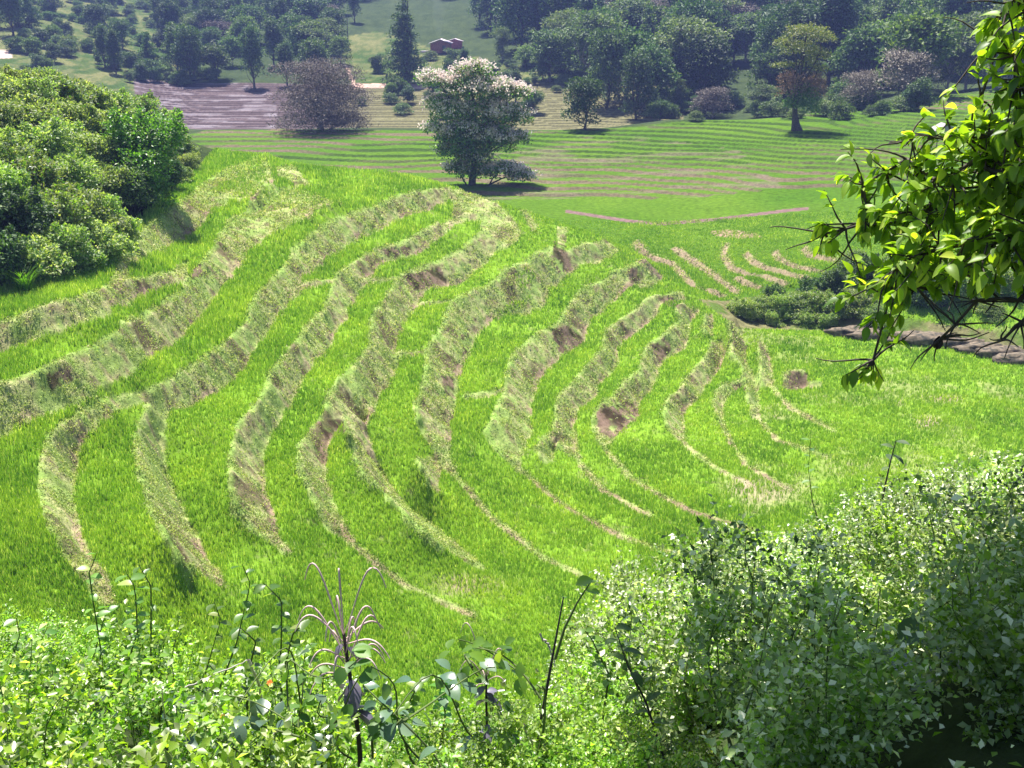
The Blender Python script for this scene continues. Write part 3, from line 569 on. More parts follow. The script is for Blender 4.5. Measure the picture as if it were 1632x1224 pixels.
# prototypes (the first placement of a kind is the prototype itself)
class Kind:
    def __init__(s, proto): s.p = proto; s.used = False
    def put(s, loc, rz, sca, label=None, cat=None, group=None):
        if not s.used:
            s.used = True; o = s.p; o.location = loc; o.rotation_euler = (0, 0, rz); o.scale = sca if hasattr(sca, '__len__') else (sca,)*3
            if label: o['label'] = label
            if cat: o['category'] = cat
            if group: o['group'] = group
            return o
        return dup(s.p, loc, rz, sca, label, cat, group)
FARLAB = 'broadleaf tree of the dense forest covering the far hillside'
G = 'trees of the far hillside forest'
M_FMID = mat_leaf('forest_leaf', (.035, .08, .02), (.105, .17, .04), (.18, .22, .08), .6, .25, .3); M_FPALE = mat_leaf('pale_forest_leaf', (.06, .10, .04), (.15, .20, .08), (.25, .27, .15), .6, .25, .3)
KF = [Kind(tree_proto('forest_tree', FARLAB, 'tree', lobes_round(10, 8, .06, 15, 1), 4600, .46, .32, M_DARK, .2)),
      Kind(tree_proto('forest_tree', FARLAB, 'tree', lobes_round(10, 7, .06, 15, 2), 4600, .46, .32, M_FMID, .18)),
      Kind(tree_proto('forest_tree', FARLAB, 'tree', lobes_umb(10, 9, 12, 3)+lobes_round(9, 6, .1, 8, 9), 4600, .42, .30, M_FPALE, .18, M_BARKP)),
      Kind(tree_proto('forest_tree', FARLAB, 'tree', lobes_round(12, 5.5, .03, 15, 4), 4600, .44, .3, M_DARK, .2)),
      Kind(tree_proto('forest_tree', FARLAB, 'tree', lobes_tiers(11, 7.5, 7, .12, 5, .08), 4600, .42, .3, M_FMID, .2)),
      Kind(tree_proto('forest_tree', FARLAB, 'tree', lobes_round(8, 9, .02, 15, 6), 5200, .36, .2, M_MAUVE, .16, M_BARKP))]
KS = [Kind(tree_proto('shrub', 'x', 'shrub', lobes_round(2.6, 3.6, .0, 9, 11), 2600, .26, .17, M_FMID, .06, cname='foliage')),
      Kind(tree_proto('shrub', 'x', 'shrub', lobes_round(2.2, 3.6, .0, 9, 12), 2400, .24, .16, M_FPALE, .06, cname='foliage')),
      Kind(tree_proto('shrub', 'x', 'shrub', lobes_round(3.2, 3.2, .0, 10, 13), 2600, .26, .17, M_DARK, .06, cname='foliage'))]

def place(kind, px, row, hpx, wpx, base_h, base_w, label=None, cat=None, group=None, ymin=60, rz=None):
    p = hit(px, row, ymin); d = CP*p.y-SP*p.z; mpx = d/F
    sz = hpx*mpx/base_h; sx = (wpx*mpx/base_w) if wpx else sz
    return kind.put(p, rng.uniform(0, 6.28) if rz is None else rz, (sx, sx, sz), label, cat, group)

# notable far trees: kind, px, base row, height px, width px, label
NOT = [
 (0, 305, 130, 85, 62, 'dark broad tree standing at the left end of the upper brown terraces'),
 (3, 185, 118, 66, 30, 'narrow dark column-shaped tree behind the left bushes'),
 (4, 240, 116, 60, 52, 'feathery mid green tree between the dark column tree and the terraces'),
 (3, 405, 140, 92, 44, 'dark tall tree casting a shadow on the brown terraces'),
 (3, 458, 138, 66, 36, 'pointed dark tree just left of the mauve tree'),
 (2, 500, 108, 74, 66, 'pale-topped tree above the mauve tree'),
 (1, 345, 128, 60, 60, 'mid green rounded tree between two dark trees above the terraces'),
 (1, 395, 70, 64, 74, 'bright-topped round tree above the upper terraces'),
 (0, 340, 70, 68, 52, 'dark tree beside the bright-topped round tree'),
 (0, 275, 62, 64, 50, 'dark tree at the foot of the open slope top left'),
 (0, 500, 60, 62, 80, 'broad shadowy tree under the top edge near the open meadow'),
 (3, 565, 36, 60, 26, 'leaning dark tree on the meadow ridge'),
 (0, 880, 130, 78, 90, 'big dark tree left of the tallest dark clump'),
 (2, 800, 96, 52, 36, 'small pale tiered tree right of the house'),
 (1, 838, 108, 36, 46, 'round yellow green tree right of the house'),
 (2, 865, 128, 42, 40, 'small pale tree below the round yellow green tree'),
 (3, 740, 118, 38, 20, 'little dark tree below the house'),
 (3, 822, 162, 48, 28, 'small dark pointed tree behind the flowering tree'),
 (1, 850, 180, 38, 40, 'grey green bush-like tree right behind the flowering tree'),
 (0, 930, 205, 78, 76, 'rounded olive tree at the far edge of the green field'),
 (0, 965, 172, 118, 88, 'tallest dark tree clump near the middle of the far edge'),
 (0, 1015, 190, 100, 70, 'dark shaggy tree on the right of the tall clump'),
 (1, 1052, 192, 34, 36, 'small round tree with short trunk at the field edge'),
 (2, 1080, 176, 50, 24, 'slim tiered little tree on the brown terraces right of centre'),
 (5, 1135, 188, 50, 74, 'mauve leafless-looking shrubby tree at the right field edge'),
 (2, 1215, 186, 52, 52, 'grey green tree left of the lone tall tree'),
 (5, 1440, 160, 82, 110, 'wide mauve tree behind the right green terraces'),
 (5, 1370, 172, 60, 70, 'low mauve tree right of the lone tall tree'),
 (1, 1340, 175, 46, 60, 'grey green bushy tree at the right terrace edge'),
 (0, 1085, 150, 66, 56, 'dull purple green tree at the foot of the forest'),
 (2, 1395, 90, 78, 90, 'large pale domed tree in the right forest'),
 (1, 1170, 100, 70, 74, 'big mid green tree left of the lone tall tree high in the forest'),
 (1, 1070, 80, 56, 70, 'bright green rounded tree in the middle of the forest'),
]
BH = [(10, 8), (10, 7), (10, 9), (12, 5.5), (11, 7.5), (8, 9)]
BH = [(9.6, 9), (9.6, 8), (10, 9), (11.6, 6), (11, 8), (7.8, 9.5)]
for k, px_, row, hp, wp, lab in NOT: place(KF[k], px_, row, hp, wp, *BH[k], label=lab, cat='tree', ymin=150)
# the big conifer-like tree and the mauve tree
o = tree_proto('conifer_tree', 'tall dark layered conical tree left of the red house', 'tree', lobes_tiers(16, 9.5, 10, .08, 21, .055), 7000, .45, .3, M_DARK, .32)
p = hit(645, 134, 170); o.location = p; s_ = 132*(CP*p.y-SP*p.z)/F/16; o.scale = (s_, s_, s_)
o = tree_proto('mauve_tree', 'wide mauve thin-leaved tree in front of the brown terraces', 'tree', lobes_round(12, 19, -.02, 22, 30)+[((0, 0, 9.5), (4, 4, 2.2))], 30000, .38, .17, M_MAUVE, .3, M_BARKP)
p = hit(515, 206, 140); s_ = 105*(CP*p.y-SP*p.z)/F/12; o.location = p; o.scale = (s_*1.0, s_, s_)
# forest fill
def in_forest(px_, row):
    if px_ > 745: return row < np.interp(px_, [745, 860, 1000, 1632, 1800], [62, 95, 180, 150, 130])
    if px_ > 545: return row < np.interp(px_, [545, 700, 745], [8, 22, 40])
    if px_ > 230: return row < 95
    if px_ > 60: return row < 22
    return row < 62
cnt_f = 0
for row in np.concatenate([np.arange(178, -16, -20.)]):
    for px_ in np.arange(-60, 1760, 46.):
        q = px_+rng.uniform(-16, 16); r_ = row+rng.uniform(-8, 8)
        if not in_forest(q, r_) or (q < 60 and r_ > 60): continue
        if 670 < q < 740 and r_ > 10: continue
        if 985 < q < 1200 and r_ > 120 and rng.random() < .6: continue
        p = hit(q, r_, 165)
        k = rng.choice(6, p=[.3, .24, .14, .16, .1, .06] if q > 700 else [.3, .3, .1, .2, .08, .02]); s_ = rng.uniform(.95, 1.5)*(1.05 if q > 700 else .8)
        KF[k].put(p, rng.uniform(0, 6.28), (s_*rng.uniform(.85, 1.15), s_, s_*rng.uniform(.85, 1.15)), FARLAB, 'tree', G); cnt_f += 1
# a second band higher up the hill, above the top of the photograph's edge
for _ in range(12):
    x_, y_ = rng.uniform(-200, 230), rng.uniform(345, 430)
    k = rng.choice(5); s_ = rng.uniform(1., 1.5); KF[k].put((x_, y_, ground_z(x_, y_)), rng.uniform(0, 6.28), s_, FARLAB, 'tree', G); cnt_f += 1
for _ in range(52):
    q, r_ = rng.uniform(150, 545), rng.uniform(10, 128)
    if q < 260 and (r_ < 60 or rng.random() < .4): continue
    k = rng.choice(5, p=[.3, .3, .1, .25, .05]); s_ = rng.uniform(.65, 1.0); KF[k].put(hit(q, r_, 165), rng.uniform(0, 6.28), (s_*1.1, s_, s_), 'broadleaf tree in the grove above the brown terraces on the left', 'tree', 'grove above the brown terraces')
# shrubs on the far slopes
for _ in range(190):
    q, r_ = (rng.uniform(560, 900), rng.uniform(95, 190)) if rng.random() < .28 else ((rng.uniform(20, 290), rng.uniform(2, 118)) if rng.random() < .72 else (rng.uniform(1040, 1480), rng.uniform(165, 192)))
    if 540 < q < 620 and rng.random() < .8: continue
    p = hit(q, r_, 150); s_ = rng.uniform(.5, 1.3)
    KS[rng.choice(3)].put(p, rng.uniform(0, 6.28), s_, 'low shrub scattered over the open slopes beyond the fields', 'shrub', 'shrubs on the far slopes')

for q in np.linspace(205, 340, 15):
    p = hit(q+rng.uniform(-6, 6), 124+rng.uniform(-8, 8)+(q-205)*.06, 150); KS[rng.choice(3)].put(p, rng.uniform(0, 6.28), rng.uniform(.6, 1.2), 'shrub in the row along the top edge of the brown terraces', 'shrub', 'shrubs edging the brown terraces')
# lone tree on the green field, flared trunk, three-coloured crown
def lone_extra(o):
    a = link('crown', mesh_np('crown', *crown([((0, 0, 5.2), (2.9, 2.6, 2.0)), ((-1.6, .2, 6.4), (1.3, 1.3, 1.1)), ((1.7, 0, 5.6), (1.3, 1.3, 1.6))], 4200, .22, .13, .3), 3, [M_PINK]), o)
    b = link('crown', mesh_np('crown', *crown([((.2, 0, 3.6), (2.1, 2, 1.6)), ((.4, -.4, 4.8), (1.3, 1.2, 1.2)), ((-1, 0, 3.2), (1, 1, .8)), ((1.3, 0, 2.7), (1.1, 1, .9))], 4500, .24, .15), 3, [M_MID]), o)
    a['label'] = 'reddish thin middle foliage'; b['label'] = 'green lower foliage'; return [a, b]
M_PINK = mat_leaf('reddish_leaf', (.12, .08, .06), (.24, .16, .11), (.3, .22, .15), .6, .3, .3, (1.2, 1, .7))
o = tree_proto('lone_tree', 'tall lone tree with flared trunk and yellowish domed top on the green field', 'tree',
    [((0, 0, 12.2), (2.6, 2.3, 1.1)), ((-2.4, 0, 10.9), (1.6, 1.5, .8)), ((1.9, 0, 11.4), (1.9, 1.6, .9)), ((-.3, 0, 10), (2.2, 2, 1.1)), ((1.6, 0, 9.4), (1.7, 1.5, 1)), ((-2.5, 0, 8.2), (1.4, 1.2, .5)), ((1.9, 0, 7.7), (1.1, 1, .6)), ((.4, 0, 8.4), (1.4, 1.2, .7))], 4800, .25, .15, M_YEL, .42, M_BARK, extra=lone_extra, flare=1.5)
p = hit(1271, 208, 100); s_ = 160*(CP*p.y-SP*p.z)/F/13.3; o.location = p; o.scale = (s_*1.05, s_*1.05, s_)

# flowering tree on the crest of the spur
def fl_extra(o):
    cs = []
    for l in FL_L:
        n = int(26*l[1][0]*l[1][0]/1.2)+8 if l[0][2] > 3.0 or l[0][0] > 1.2 else 16
        for _ in range(n):
            u = rnd_unit(1)[0]; u[2] = abs(u[2])*.9+.25; u /= np.linalg.norm(u); cs.append(np.array(l[0])+u*np.array(l[1])*rng.uniform(.95, 1.2))
    cs = np.array(cs); k = rng.choice(len(cs), 17000); pp = cs[k]+rng.normal(size=(17000, 3))*np.array([.19, .19, .11])
    f = leaf_arrays(pp, rnd_unit(17000)+np.array([0, 0, .3]), rnd_unit(17000)+np.array([0, 0, .6]), .16, .115)
    return [link('blossom', mesh_np('blossom', *f, 3, [M_FLOWER]), o), link('leaves', mesh_np('leaves', *crown([(l[0], tuple(v*.95 for v in l[1])) for l in FL_L if l[0][0] > -1.1], 9000, .16, .11), 3, [M_GOLD]), o)]
FL_L = [((0, 0, 5.9), (1.8, 1.5, 1.1)), ((.3, 0, 7.1), (1.2, 1.1, .8)), ((-1.9, 0, 6.6), (1.2, 1, .6)), ((-2.6, 0, 6.9), (.8, .8, .4)), ((1.8, 0, 6.1), (1.3, 1.1, .7)), ((3.0, 0, 5.8), (1, .9, .6)),
        ((-1.2, 0, 4.5), (1.4, 1.3, 1)), ((1.2, 0, 4.4), (1.6, 1.3, 1.1)), ((2.9, 0, 4.3), (1, .9, .8)), ((-.4, 0, 3.2), (1.5, 1.3, 1)), ((1.9, 0, 3), (1.2, 1, .8)), ((-1.0, 0, 2.1), (1.1, 1, .7)), ((.2, 0, 1.6), (1.2, 1, .8)),
        ((3.2, -.2, 3.0), (.7, .7, .5)), ((2.4, -.6, 1.0), (1.2, .9, .5)), ((3.4, -.6, .6), (.9, .7, .45)), ((-.5, 0, 2.6), (1.7, 1.4, 1.3)), ((1.3, 0, 2.7), (1.6, 1.3, 1.2)), ((.4, 0, .7), (1.3, 1, .6)), ((-.9, 0, 1), (.9, .8, .5)), ((-2.4, 0, 3.6), (.7, .7, .5)), ((-2, 0, 5.2), (.9, .9, .6))]
o = tree_proto('flowering_tree', 'leafy tree with pinkish white blossom on top standing on the terrace crest', 'tree', FL_L, 26000, .17, .12, M_MID, .2, extra=fl_extra)
p = hit(748, 308, 40); p.y += 5; p.z = ground_z(p.x, p.y); o.location = p; s_ = 190*(CP*p.y-SP*p.z)/F/8.0; o.scale = (s_, s_, s_)

# ------------------------------------------------------------ house, pole, hut
def box(name, c, s, mat, parent=None, bev=0):
    c = np.array(c); s = np.array(s)/2; v = np.array([[x_, y_, z_] for x_ in (-1, 1) for y_ in (-1, 1) for z_ in (-1, 1)])*s+c
    return link(name, mesh_np(name, v, [0, 1, 3, 2, 4, 6, 7, 5, 0, 4, 5, 1, 2, 3, 7, 6, 0, 2, 6, 4, 1, 5, 7, 3], 4, [mat]), parent)
def gable(name, W_, D_, hw, hr, mat, parent, y0=0):
    v = np.array([(-W_/2, -D_/2, 0), (W_/2, -D_/2, 0), (W_/2, -D_/2, hw), (0, -D_/2, hw+hr), (-W_/2, -D_/2, hw), (-W_/2, D_/2, 0), (W_/2, D_/2, 0), (W_/2, D_/2, hw), (0, D_/2, hw+hr), (-W_/2, D_/2, hw)]); v[:, 1] += y0
    me = bpy.data.meshes.new(name); me.from_pydata([tuple(q) for q in v], [], [(0, 1, 2, 3, 4), (9, 8, 7, 6, 5), (0, 4, 9, 5), (1, 6, 7, 2), (4, 3, 8, 9), (3, 2, 7, 8)]); me.materials.append(mat); return link(name, me, parent)
M_WALL = mat_plain('mud_wall', (.24, .09, .07)); M_TIN = mat_plain('tin_roof', (.55, .45, .5), .5); M_POST = mat_plain('grey_wood', (.10, .09, .09)); M_THATCH = mat_plain('thatch', (.3, .26, .26)); M_RED = mat_plain('red_wall', (.4, .12, .12))
h_ = empty('house', hit(703, 84, 200), 'small reddish brown gabled house among trees on the far slope', 'house')
gable('wall', 4.6, 5.5, 2.1, .75, M_WALL, h_)
for sgn in (-1, 1):
    v = np.array([(0, -3, 3.02), (0, 3, 3.02), (sgn*2.75, 3, 2.08), (sgn*2.75, -3, 2.08)]); v2 = v+np.array([0, 0, .1])
    link('roof', mesh_np('roof', np.concatenate([v, v2]), [0, 1, 2, 3, 7, 6, 5, 4, 0, 3, 7, 4, 1, 5, 6, 2, 2, 6, 7, 3, 0, 4, 5, 1], 4, [M_TIN]), h_)
box('door', (.9, -2.77, .85), (.8, .06, 1.7), M_POST, h_); box('low_wall', (-3.6, -2, .3), (2.6, .25, .5), M_TIN, h_)
h2 = empty('shed', hit(724, 80, 200)+Vector((0, 4, 0)), 'small red shed right behind the gabled house', 'shed')
gable('wall', 3.4, 3, 1.9, .5, M_RED, h2); 
for sgn in (-1, 1):
    v = np.array([(0, -1.7, 2.46), (0, 1.7, 2.46), (sgn*2.0, 1.7, 1.86), (sgn*2.0, -1.7, 1.86)]); v2 = v+np.array([0, 0, .08])
    link('roof', mesh_np('roof', np.concatenate([v, v2]), [0, 1, 2, 3, 7, 6, 5, 4, 0, 3, 7, 4, 1, 5, 6, 2, 2, 6, 7, 3, 0, 4, 5, 1], 4, [M_TIN]), h2)
p = hit(555, 76, 180); o = link('utility_pole', tubes('utility_pole', [(bent((0, 0, -.5), (.1, 0, 7), 4, .005), [.12, .11, .1, .09]), (np.array([(-.6, 0, 6.5), (.7, 0, 6.5)]), [.05, .05])], M_POST)); o.location = p; tag(o, 'thin dark pole standing in the open meadow', 'pole')
h3 = empty('field_hut', hit(1500, 238, 90), 'small raised hut on thin posts in the right green field', 'hut')
for sx, sy in ((-1, -1), (1, -1), (-1, 1), (1, 1), (0, -1)): link('post', tubes('post', [(np.array([(sx*.9, sy*.7, -.4), (sx*.85, sy*.7, 2.2)]), [.06, .05])], M_POST), h3)
box('floor', (0, 0, 1.3), (2.1, 1.7, .1), M_POST, h3); gable('roof', 2.8, 2.2, .12, .75, M_THATCH, h3).location = (0, 0, 2.1)
# smoke over the house
sm = bpy.data.materials.new('smoke'); sm.use_nodes = True; t = sm.node_tree; t.nodes.remove(t.nodes['Principled BSDF'])
pv = t.nodes.new('ShaderNodeVolumePrincipled'); pv.inputs['Color'].default_value = (.9, .94, 1, 1); pv.inputs['Density'].default_value = .012; pv.inputs['Anisotropy'].default_value = .6; t.links.new(pv.outputs[0], t.nodes['Material Output'].inputs['Volume'])
pth = [(0, 0, 0), (-.3, 0, 2), (-.2, 0, 5), (.6, .5, 9), (1.8, 1, 14)]
V_, F_ = tube_arrays([(np.array(pth), [.4, .9, 1.5, 2.2, 2.8])], 10); nV = len(V_); o = link('smoke', mesh_np('smoke', np.concatenate([V_, [pth[0], pth[-1]]]), F_, 4, [sm], True)); 
import bmesh
b_ = bmesh.new(); b_.from_mesh(o.data); b_.verts.ensure_lookup_table(); b_.faces.new([b_.verts[i] for i in range(9, -1, -1)]); b_.faces.new([b_.verts[i] for i in range(nV-10, nV)]); bmesh.ops.recalc_face_normals(b_, faces=b_.faces[:]); b_.to_mesh(o.data); b_.free()
o.location = h_.location+Vector((-.5, 3, 3)); tag(o, 'faint bluish smoke rising above the small house', 'smoke', kind='stuff')

# ------------------------------------------------------------ bushes on the left hill
def bush_proto(name, h, wd, seed, n, L, W, mat, mat2=None, k=12):
    lb = lobes_round(h, wd, .0, k, seed); ex = None; r_ = random.Random(seed)
    for _ in range(22):
        l = lb[r_.randrange(1, k)]; u = rnd_unit(1)[0]; u[2] = abs(u[2])
        lb.append((tuple(np.array(l[0])+u*np.array(l[1])*1.05), (wd*.05, wd*.05, h*.14)))
    if mat2: ex = lambda o: [link('leaves', mesh_np('leaves', *crown(lb, n//3, L, W), 3, [mat2]), o)]
    return Kind(tree_proto(name, 'x', 'bush', lb, n, L, W, mat, .06, extra=ex, cname='foliage'))
KB = [bush_proto('bush', 2.6, 4.0, 31, 8000, .19, .11, M_PALE, M_MID), bush_proto('bush', 2.8, 3.8, 32, 8000, .19, .11, M_PALE, M_BRIGHT), bush_proto('bush', 2.4, 4.2, 33, 8000, .18, .1, M_PALE, M_YEL), bush_proto('bush', 3.0, 3.6, 34, 8000, .19, .12, M_DARK, M_MID)]
def bush_at(K_, px_, row, s, label, group=None, ymin=22, sz=1):
    p = hit(px_, row, ymin, 90); p.z -= .3; return K_.put(p, rng.uniform(0, 6.28), (s, s, s*sz), label, 'bush', group)
bush_at(bush_proto('big_bush', 5.2, 4.6, 35, 16000, .17, .11, M_BRIGHT, M_MID, 16), 236, 322, 1.0, 'tall bright-topped bush with deep shade below, right end of the left hill', sz=1.0)
bush_at(KB[3], 205, 335, .8, 'dark bush in the shade left of the tall bright-topped bush'); bush_at(KB[3], 270, 300, .6, 'dark bush at the right foot of the tall bright-topped bush')
for (a, b, s, k) in [(10,455,.9,3),(60,440,.9,0),(105,425,.85,1),(150,405,.85,0),(30,400,1,3),(85,385,1,1),(130,370,1,0),(165,365,.8,1),(5,350,1.1,1),(60,335,1.1,1),(115,320,1,1),(160,320,.9,2),(190,380,.6,0),(20,290,1.1,0),(80,275,1.1,1),(140,270,1,0),(180,275,.8,3),
    (0,240,1.2,0),(50,230,1.1,2),(105,225,1.1,0),(155,225,1,2),(200,235,.9,0),(0,190,1.2,0),(45,185,1.1,2),(95,180,1.1,0),(140,185,1,0),(185,195,.9,1),(230,200,.9,1),(265,215,.8,1),(-40,300,1.2,1),(-40,400,1.1,3),(-50,220,1.2,0),
    (290,240,.6,0),(300,262,.5,2),(285,285,.5,0),(310,225,.5,2),(20,165,1,2),(70,165,1,0),(120,172,.9,2)]:
    bush_at(KB[k], a, b, s*.85, 'leafy bush in the thicket covering the left hill', 'bushes of the left hill thicket')
# grass tussocks along the thicket
def tussock_arrays(n, h, spread, curve=.6, wd=.02):
    Vs, Fs = [], []; o = 0
    a = rng.uniform(0, 6.28, n); hh = rng.uniform(.6, 1.1, n)*h; b0 = rng.normal(size=(n, 2))*spread*.15
    out = []
    for t in np.linspace(0, 1, 5):
        r = curve*hh*t**1.8; zz = hh*(t-.35*curve*t**2.6); wv = wd*(1-t**2)+.0008
        for sgn in (-1, 1): out.append(np.stack([b0[:, 0]+np.cos(a)*r-np.sin(a)*wv*sgn, b0[:, 1]+np.sin(a)*r+np.cos(a)*wv*sgn, zz], -1))
    Vv = np.stack(out, 1).reshape(-1, 3); o = np.arange(n)[:, None]*10
    Ff = np.stack([o+np.array([[k*2, k*2+1, k*2+3, k*2+2]]) for k in range(4)], 1).reshape(-1, 4); return Vv, Ff
KT = Kind(link('grass_tussock', mesh_np('grass_tussock', *tussock_arrays(90, 1.3, .6), 4, [M_BRIGHT], True)))
for (a, b) in [(15,455),(40,470),(5,430),(75,360),(60,230),(75,215),(30,320),(110,400)]:
    KT.put(hit(a, b, 22, 90), rng.uniform(0, 6), rng.uniform(.8, 1.2), 'arching tall grass tussock poking out of the left thicket', 'grass tussock', 'tussocks in the left thicket')

# bushes on the bank beyond the plain, right
for (a, b, s, k) in [(1185,505,.42,1),(1215,500,.45,0),(1245,500,.45,1),(1275,498,.5,0),(1305,500,.5,1),(1335,505,.5,1),(1235,485,.4,3),(1290,482,.5,3),(1330,478,.6,3),(1365,500,.5,1),(1395,510,.4,0),(1230,515,.3,1),(1280,515,.3,1),(1320,518,.3,1)]:
    bush_at(KB[k], a, b, s*1.35, 'green bush on the low bank between the rice plain and the fan-shaped terraces', 'bushes on the low bank', 55)
for (a, b, s, k) in [(1380,455,.8,3),(1420,470,.8,3),(1460,480,.9,3),(1500,490,.8,3),(1540,480,.7,1),(1600,470,.9,1),(1360,430,.7,0),(1440,440,.8,1),(1520,450,.8,1),(1620,445,.9,3),(1580,500,.5,0)]:
    bush_at(KB[k], a, b, s, 'dark bush of the hollow behind the hanging branch', 'bushes of the hollow at right', 60)
p = hit(1462, 288, 80); KB[0].put(p, 0, .6, 'small grey bush in the green field left of the hut', 'bush')
# clods on the eroded bank
M_CLOD = mat_bark('red_earth', (.03, .028, .018), (.20, .15, .10), 3.5)
for (a, b) in [(1362,530),(1400,534),(1452,538),(1490,541),(1530,548),(1566,556),(1600,562),(1630,574)]:
    b_ = bmesh.new(); bmesh.ops.create_icosphere(b_, subdivisions=3, radius=1)
    for v in b_.verts:
        v.co = Vector((v.co.x*1.9, v.co.y*.7, v.co.z*.42))*(1+.5*(float(vnoise(v.co.x*3+a, v.co.y*3+v.co.z*4, 1.))-.5)+.25*(float(vnoise(v.co.x*9+a, v.co.y*9+v.co.z*7, 1.))-.5))
    me = bpy.data.meshes.new('earth_mound'); b_.to_mesh(me); b_.free(); me.materials.append(M_CLOD); me.polygons.foreach_set('use_smooth', np.ones(len(me.polygons), bool))
    o = link('earth_mound', me); o.location = hit(a, b, 50); tag(o, 'crumbling reddish earth mound at the far right edge of the rice plain', 'mound', 'earth mounds of the eroded bank')

# ------------------------------------------------------------ foreground thicket
def thicket_proto(name, h, wd, seed, n, L, W, mat, mat2=None, stems=14):
    """shrub made of many thin stems carrying small leaves all along"""
    o = empty(name, (0, 0, -500), 'x', 'shrub'); paths = []; C_, D_ = [], []
    for i in range(stems):
        a = rng.uniform(0, 6.28); r = wd*.5*math.sqrt(rng.random()); tip = np.array([math.cos(a)*r, math.sin(a)*r, h*rng.uniform(.6, 1.1)*(1-.35*(r/(wd*.5))**2)])
        pts = bent((tip[0]*.3, tip[1]*.3, -.2), tip, 9, .06); paths.append((pts, np.linspace(.007, .002, 9)))
        for j in range(5):
            q = pts[rng.integers(2, 8)]; e = q+rnd_unit(1)[0]*np.array([.32, .32, .2])*wd*.45+np.array([0, 0, .12*h]); sp_ = bent(q, e, 5, .08); paths.append((sp_, np.linspace(.004, .0015, 5)))
            C_.append(sp_[1:]); 
        C_.append(pts[3:])
    C_ = np.concatenate(C_); k = rng.choice(len(C_), n); c = C_[k]+rng.normal(size=(n, 3))*.045*wd/1.6
    d = rnd_unit(n)+np.array([0, 0, .05]); nr_ = rnd_unit(n)*.55+np.array([0, -.2, 1.]); ps = []
    s_ = rng.uniform(.5, 1.35, n); m1 = rng.random(n) < (.62 if mat2 else 2)
    for mm, sel in ((mat, m1), (mat2, ~m1)):
        if mm and sel.any(): ps.append(link('leaves', mesh_np('leaves', *leaf_arrays(c[sel], d[sel], nr_[sel], L*s_[sel], W*s_[sel]), 3, [mm]), o))
    ps.append(link('stems', tubes('stems', paths, M_STEM, 4), o)); PARTS[o.name] = ps; return Kind(o)
M_GREY = mat_leaf('grey_green_leaf', (.11, .17, .04), (.30, .37, .14), (.72, .72, .55), .33, .4, .9, (1.4, 1.6, .6), None, .7)  # pale end of the ramp paints sun highlights into the leaf colour
M_WEED = mat_leaf('weed_leaf', (.14, .25, .02), (.30, .46, .05), (.52, .58, .24), .4, .5, .6)
KW = [thicket_proto('thicket_shrub', 1.3, 1.7, 1, 6500, .042, .026, M_GREY, M_MID), thicket_proto('thicket_shrub', 1.2, 1.7, 2, 6500, .045, .028, M_GREY, M_WEED), thicket_proto('thicket_shrub', 1.4, 1.6, 3, 6000, .05, .032, M_GREY, M_WEED)]
KL = [thicket_proto('leafy_weed', 1.0, 1.3, 4, 2800, .048, .032, M_WEED, M_BRIGHT, 12), thicket_proto('leafy_weed', .9, 1.3, 5, 2800, .052, .035, M_WEED, M_GREY, 12)]
FGB = ([-400,0,250,420,540,600,760,850,920,1000,1200,1400,1632,2000], [940,950,915,945,1030,1100,1080,1020,970,905,830,768,706,640])
def fg_put(K_, x_, y_, s, label, cat, group, dz=0):
    z_ = ground_z(x_, y_); jit = rng.uniform(-42, 30)
    while s > (.3 if y_ > 3.2 else .22):
        a, b = project(x_, y_, z_+1.5*s)
        if b > np.interp(a, *FGB)+8+jit: break
        s *= .9
    if s <= .3 and y_ > 3.2: return None
    return K_.put((x_, y_, ground_z(x_, y_)+dz), rng.uniform(0, 6.28), s, label, cat, group)
nfg = 0
for y_ in np.arange(2.6, 16.5, .8):
    for a_ in np.arange(.02, .62, .75/y_):
        x_ = (a_+rng.uniform(-.2, .2)/y_)*y_; yq = y_+rng.uniform(-.3, .3); pxx = 816+F*x_/(yq*1.2)
        if pxx < np.interp(yq, [2.5, 5, 8, 12, 16], [1120, 1000, 960, 1060, 1330]): continue
        if yq > 11.5 and pxx < 1250: continue
        fg_put(KW[rng.choice(3, p=[.42, .36, .22])], x_, yq, rng.uniform(.75, 1.1), 'small-leaved grey green shrub of the dense thicket on the near right bank', 'shrub', 'shrubs of the near right thicket'); nfg += 1
for y_ in np.arange(1.7, 9.5, .6):
    for a_ in np.arange(-.85, .14, .62/y_):
        x_ = (a_+rng.uniform(-.2, .2)/y_)*y_; yq = y_+rng.uniform(-.3, .3); pxx = 816+F*x_/(yq*1.2)
        if pxx > 1000: continue
        s_ = rng.uniform(.55, .95)*(1.0 if pxx < 560 else .65)
        fg_put(KL[rng.choice(2)], x_, yq, s_, 'bright green leafy weed among the tangle on the near left bank', 'weed', 'weeds of the near left bank'); nfg += 1
for a, y_ in [(q, yy_) for q in range(840, 1090, 38) for yy_ in (2.1, 2.6, 3.1)]+[(q, yy_) for q in (60, 120, 180) for yy_ in (2.2, 2.8)]:
    x_ = (a-816)/F*y_*1.28; z_ = ground_z(x_, y_); KL[rng.choice(2)].put((x_, y_, z_-.05), rng.uniform(0, 6.28), rng.uniform(.26, .36), 'bright green leafy weed among the tangle on the near left bank', 'weed', 'weeds of the near left bank')
print('forest', cnt_f, 'fg', nfg)

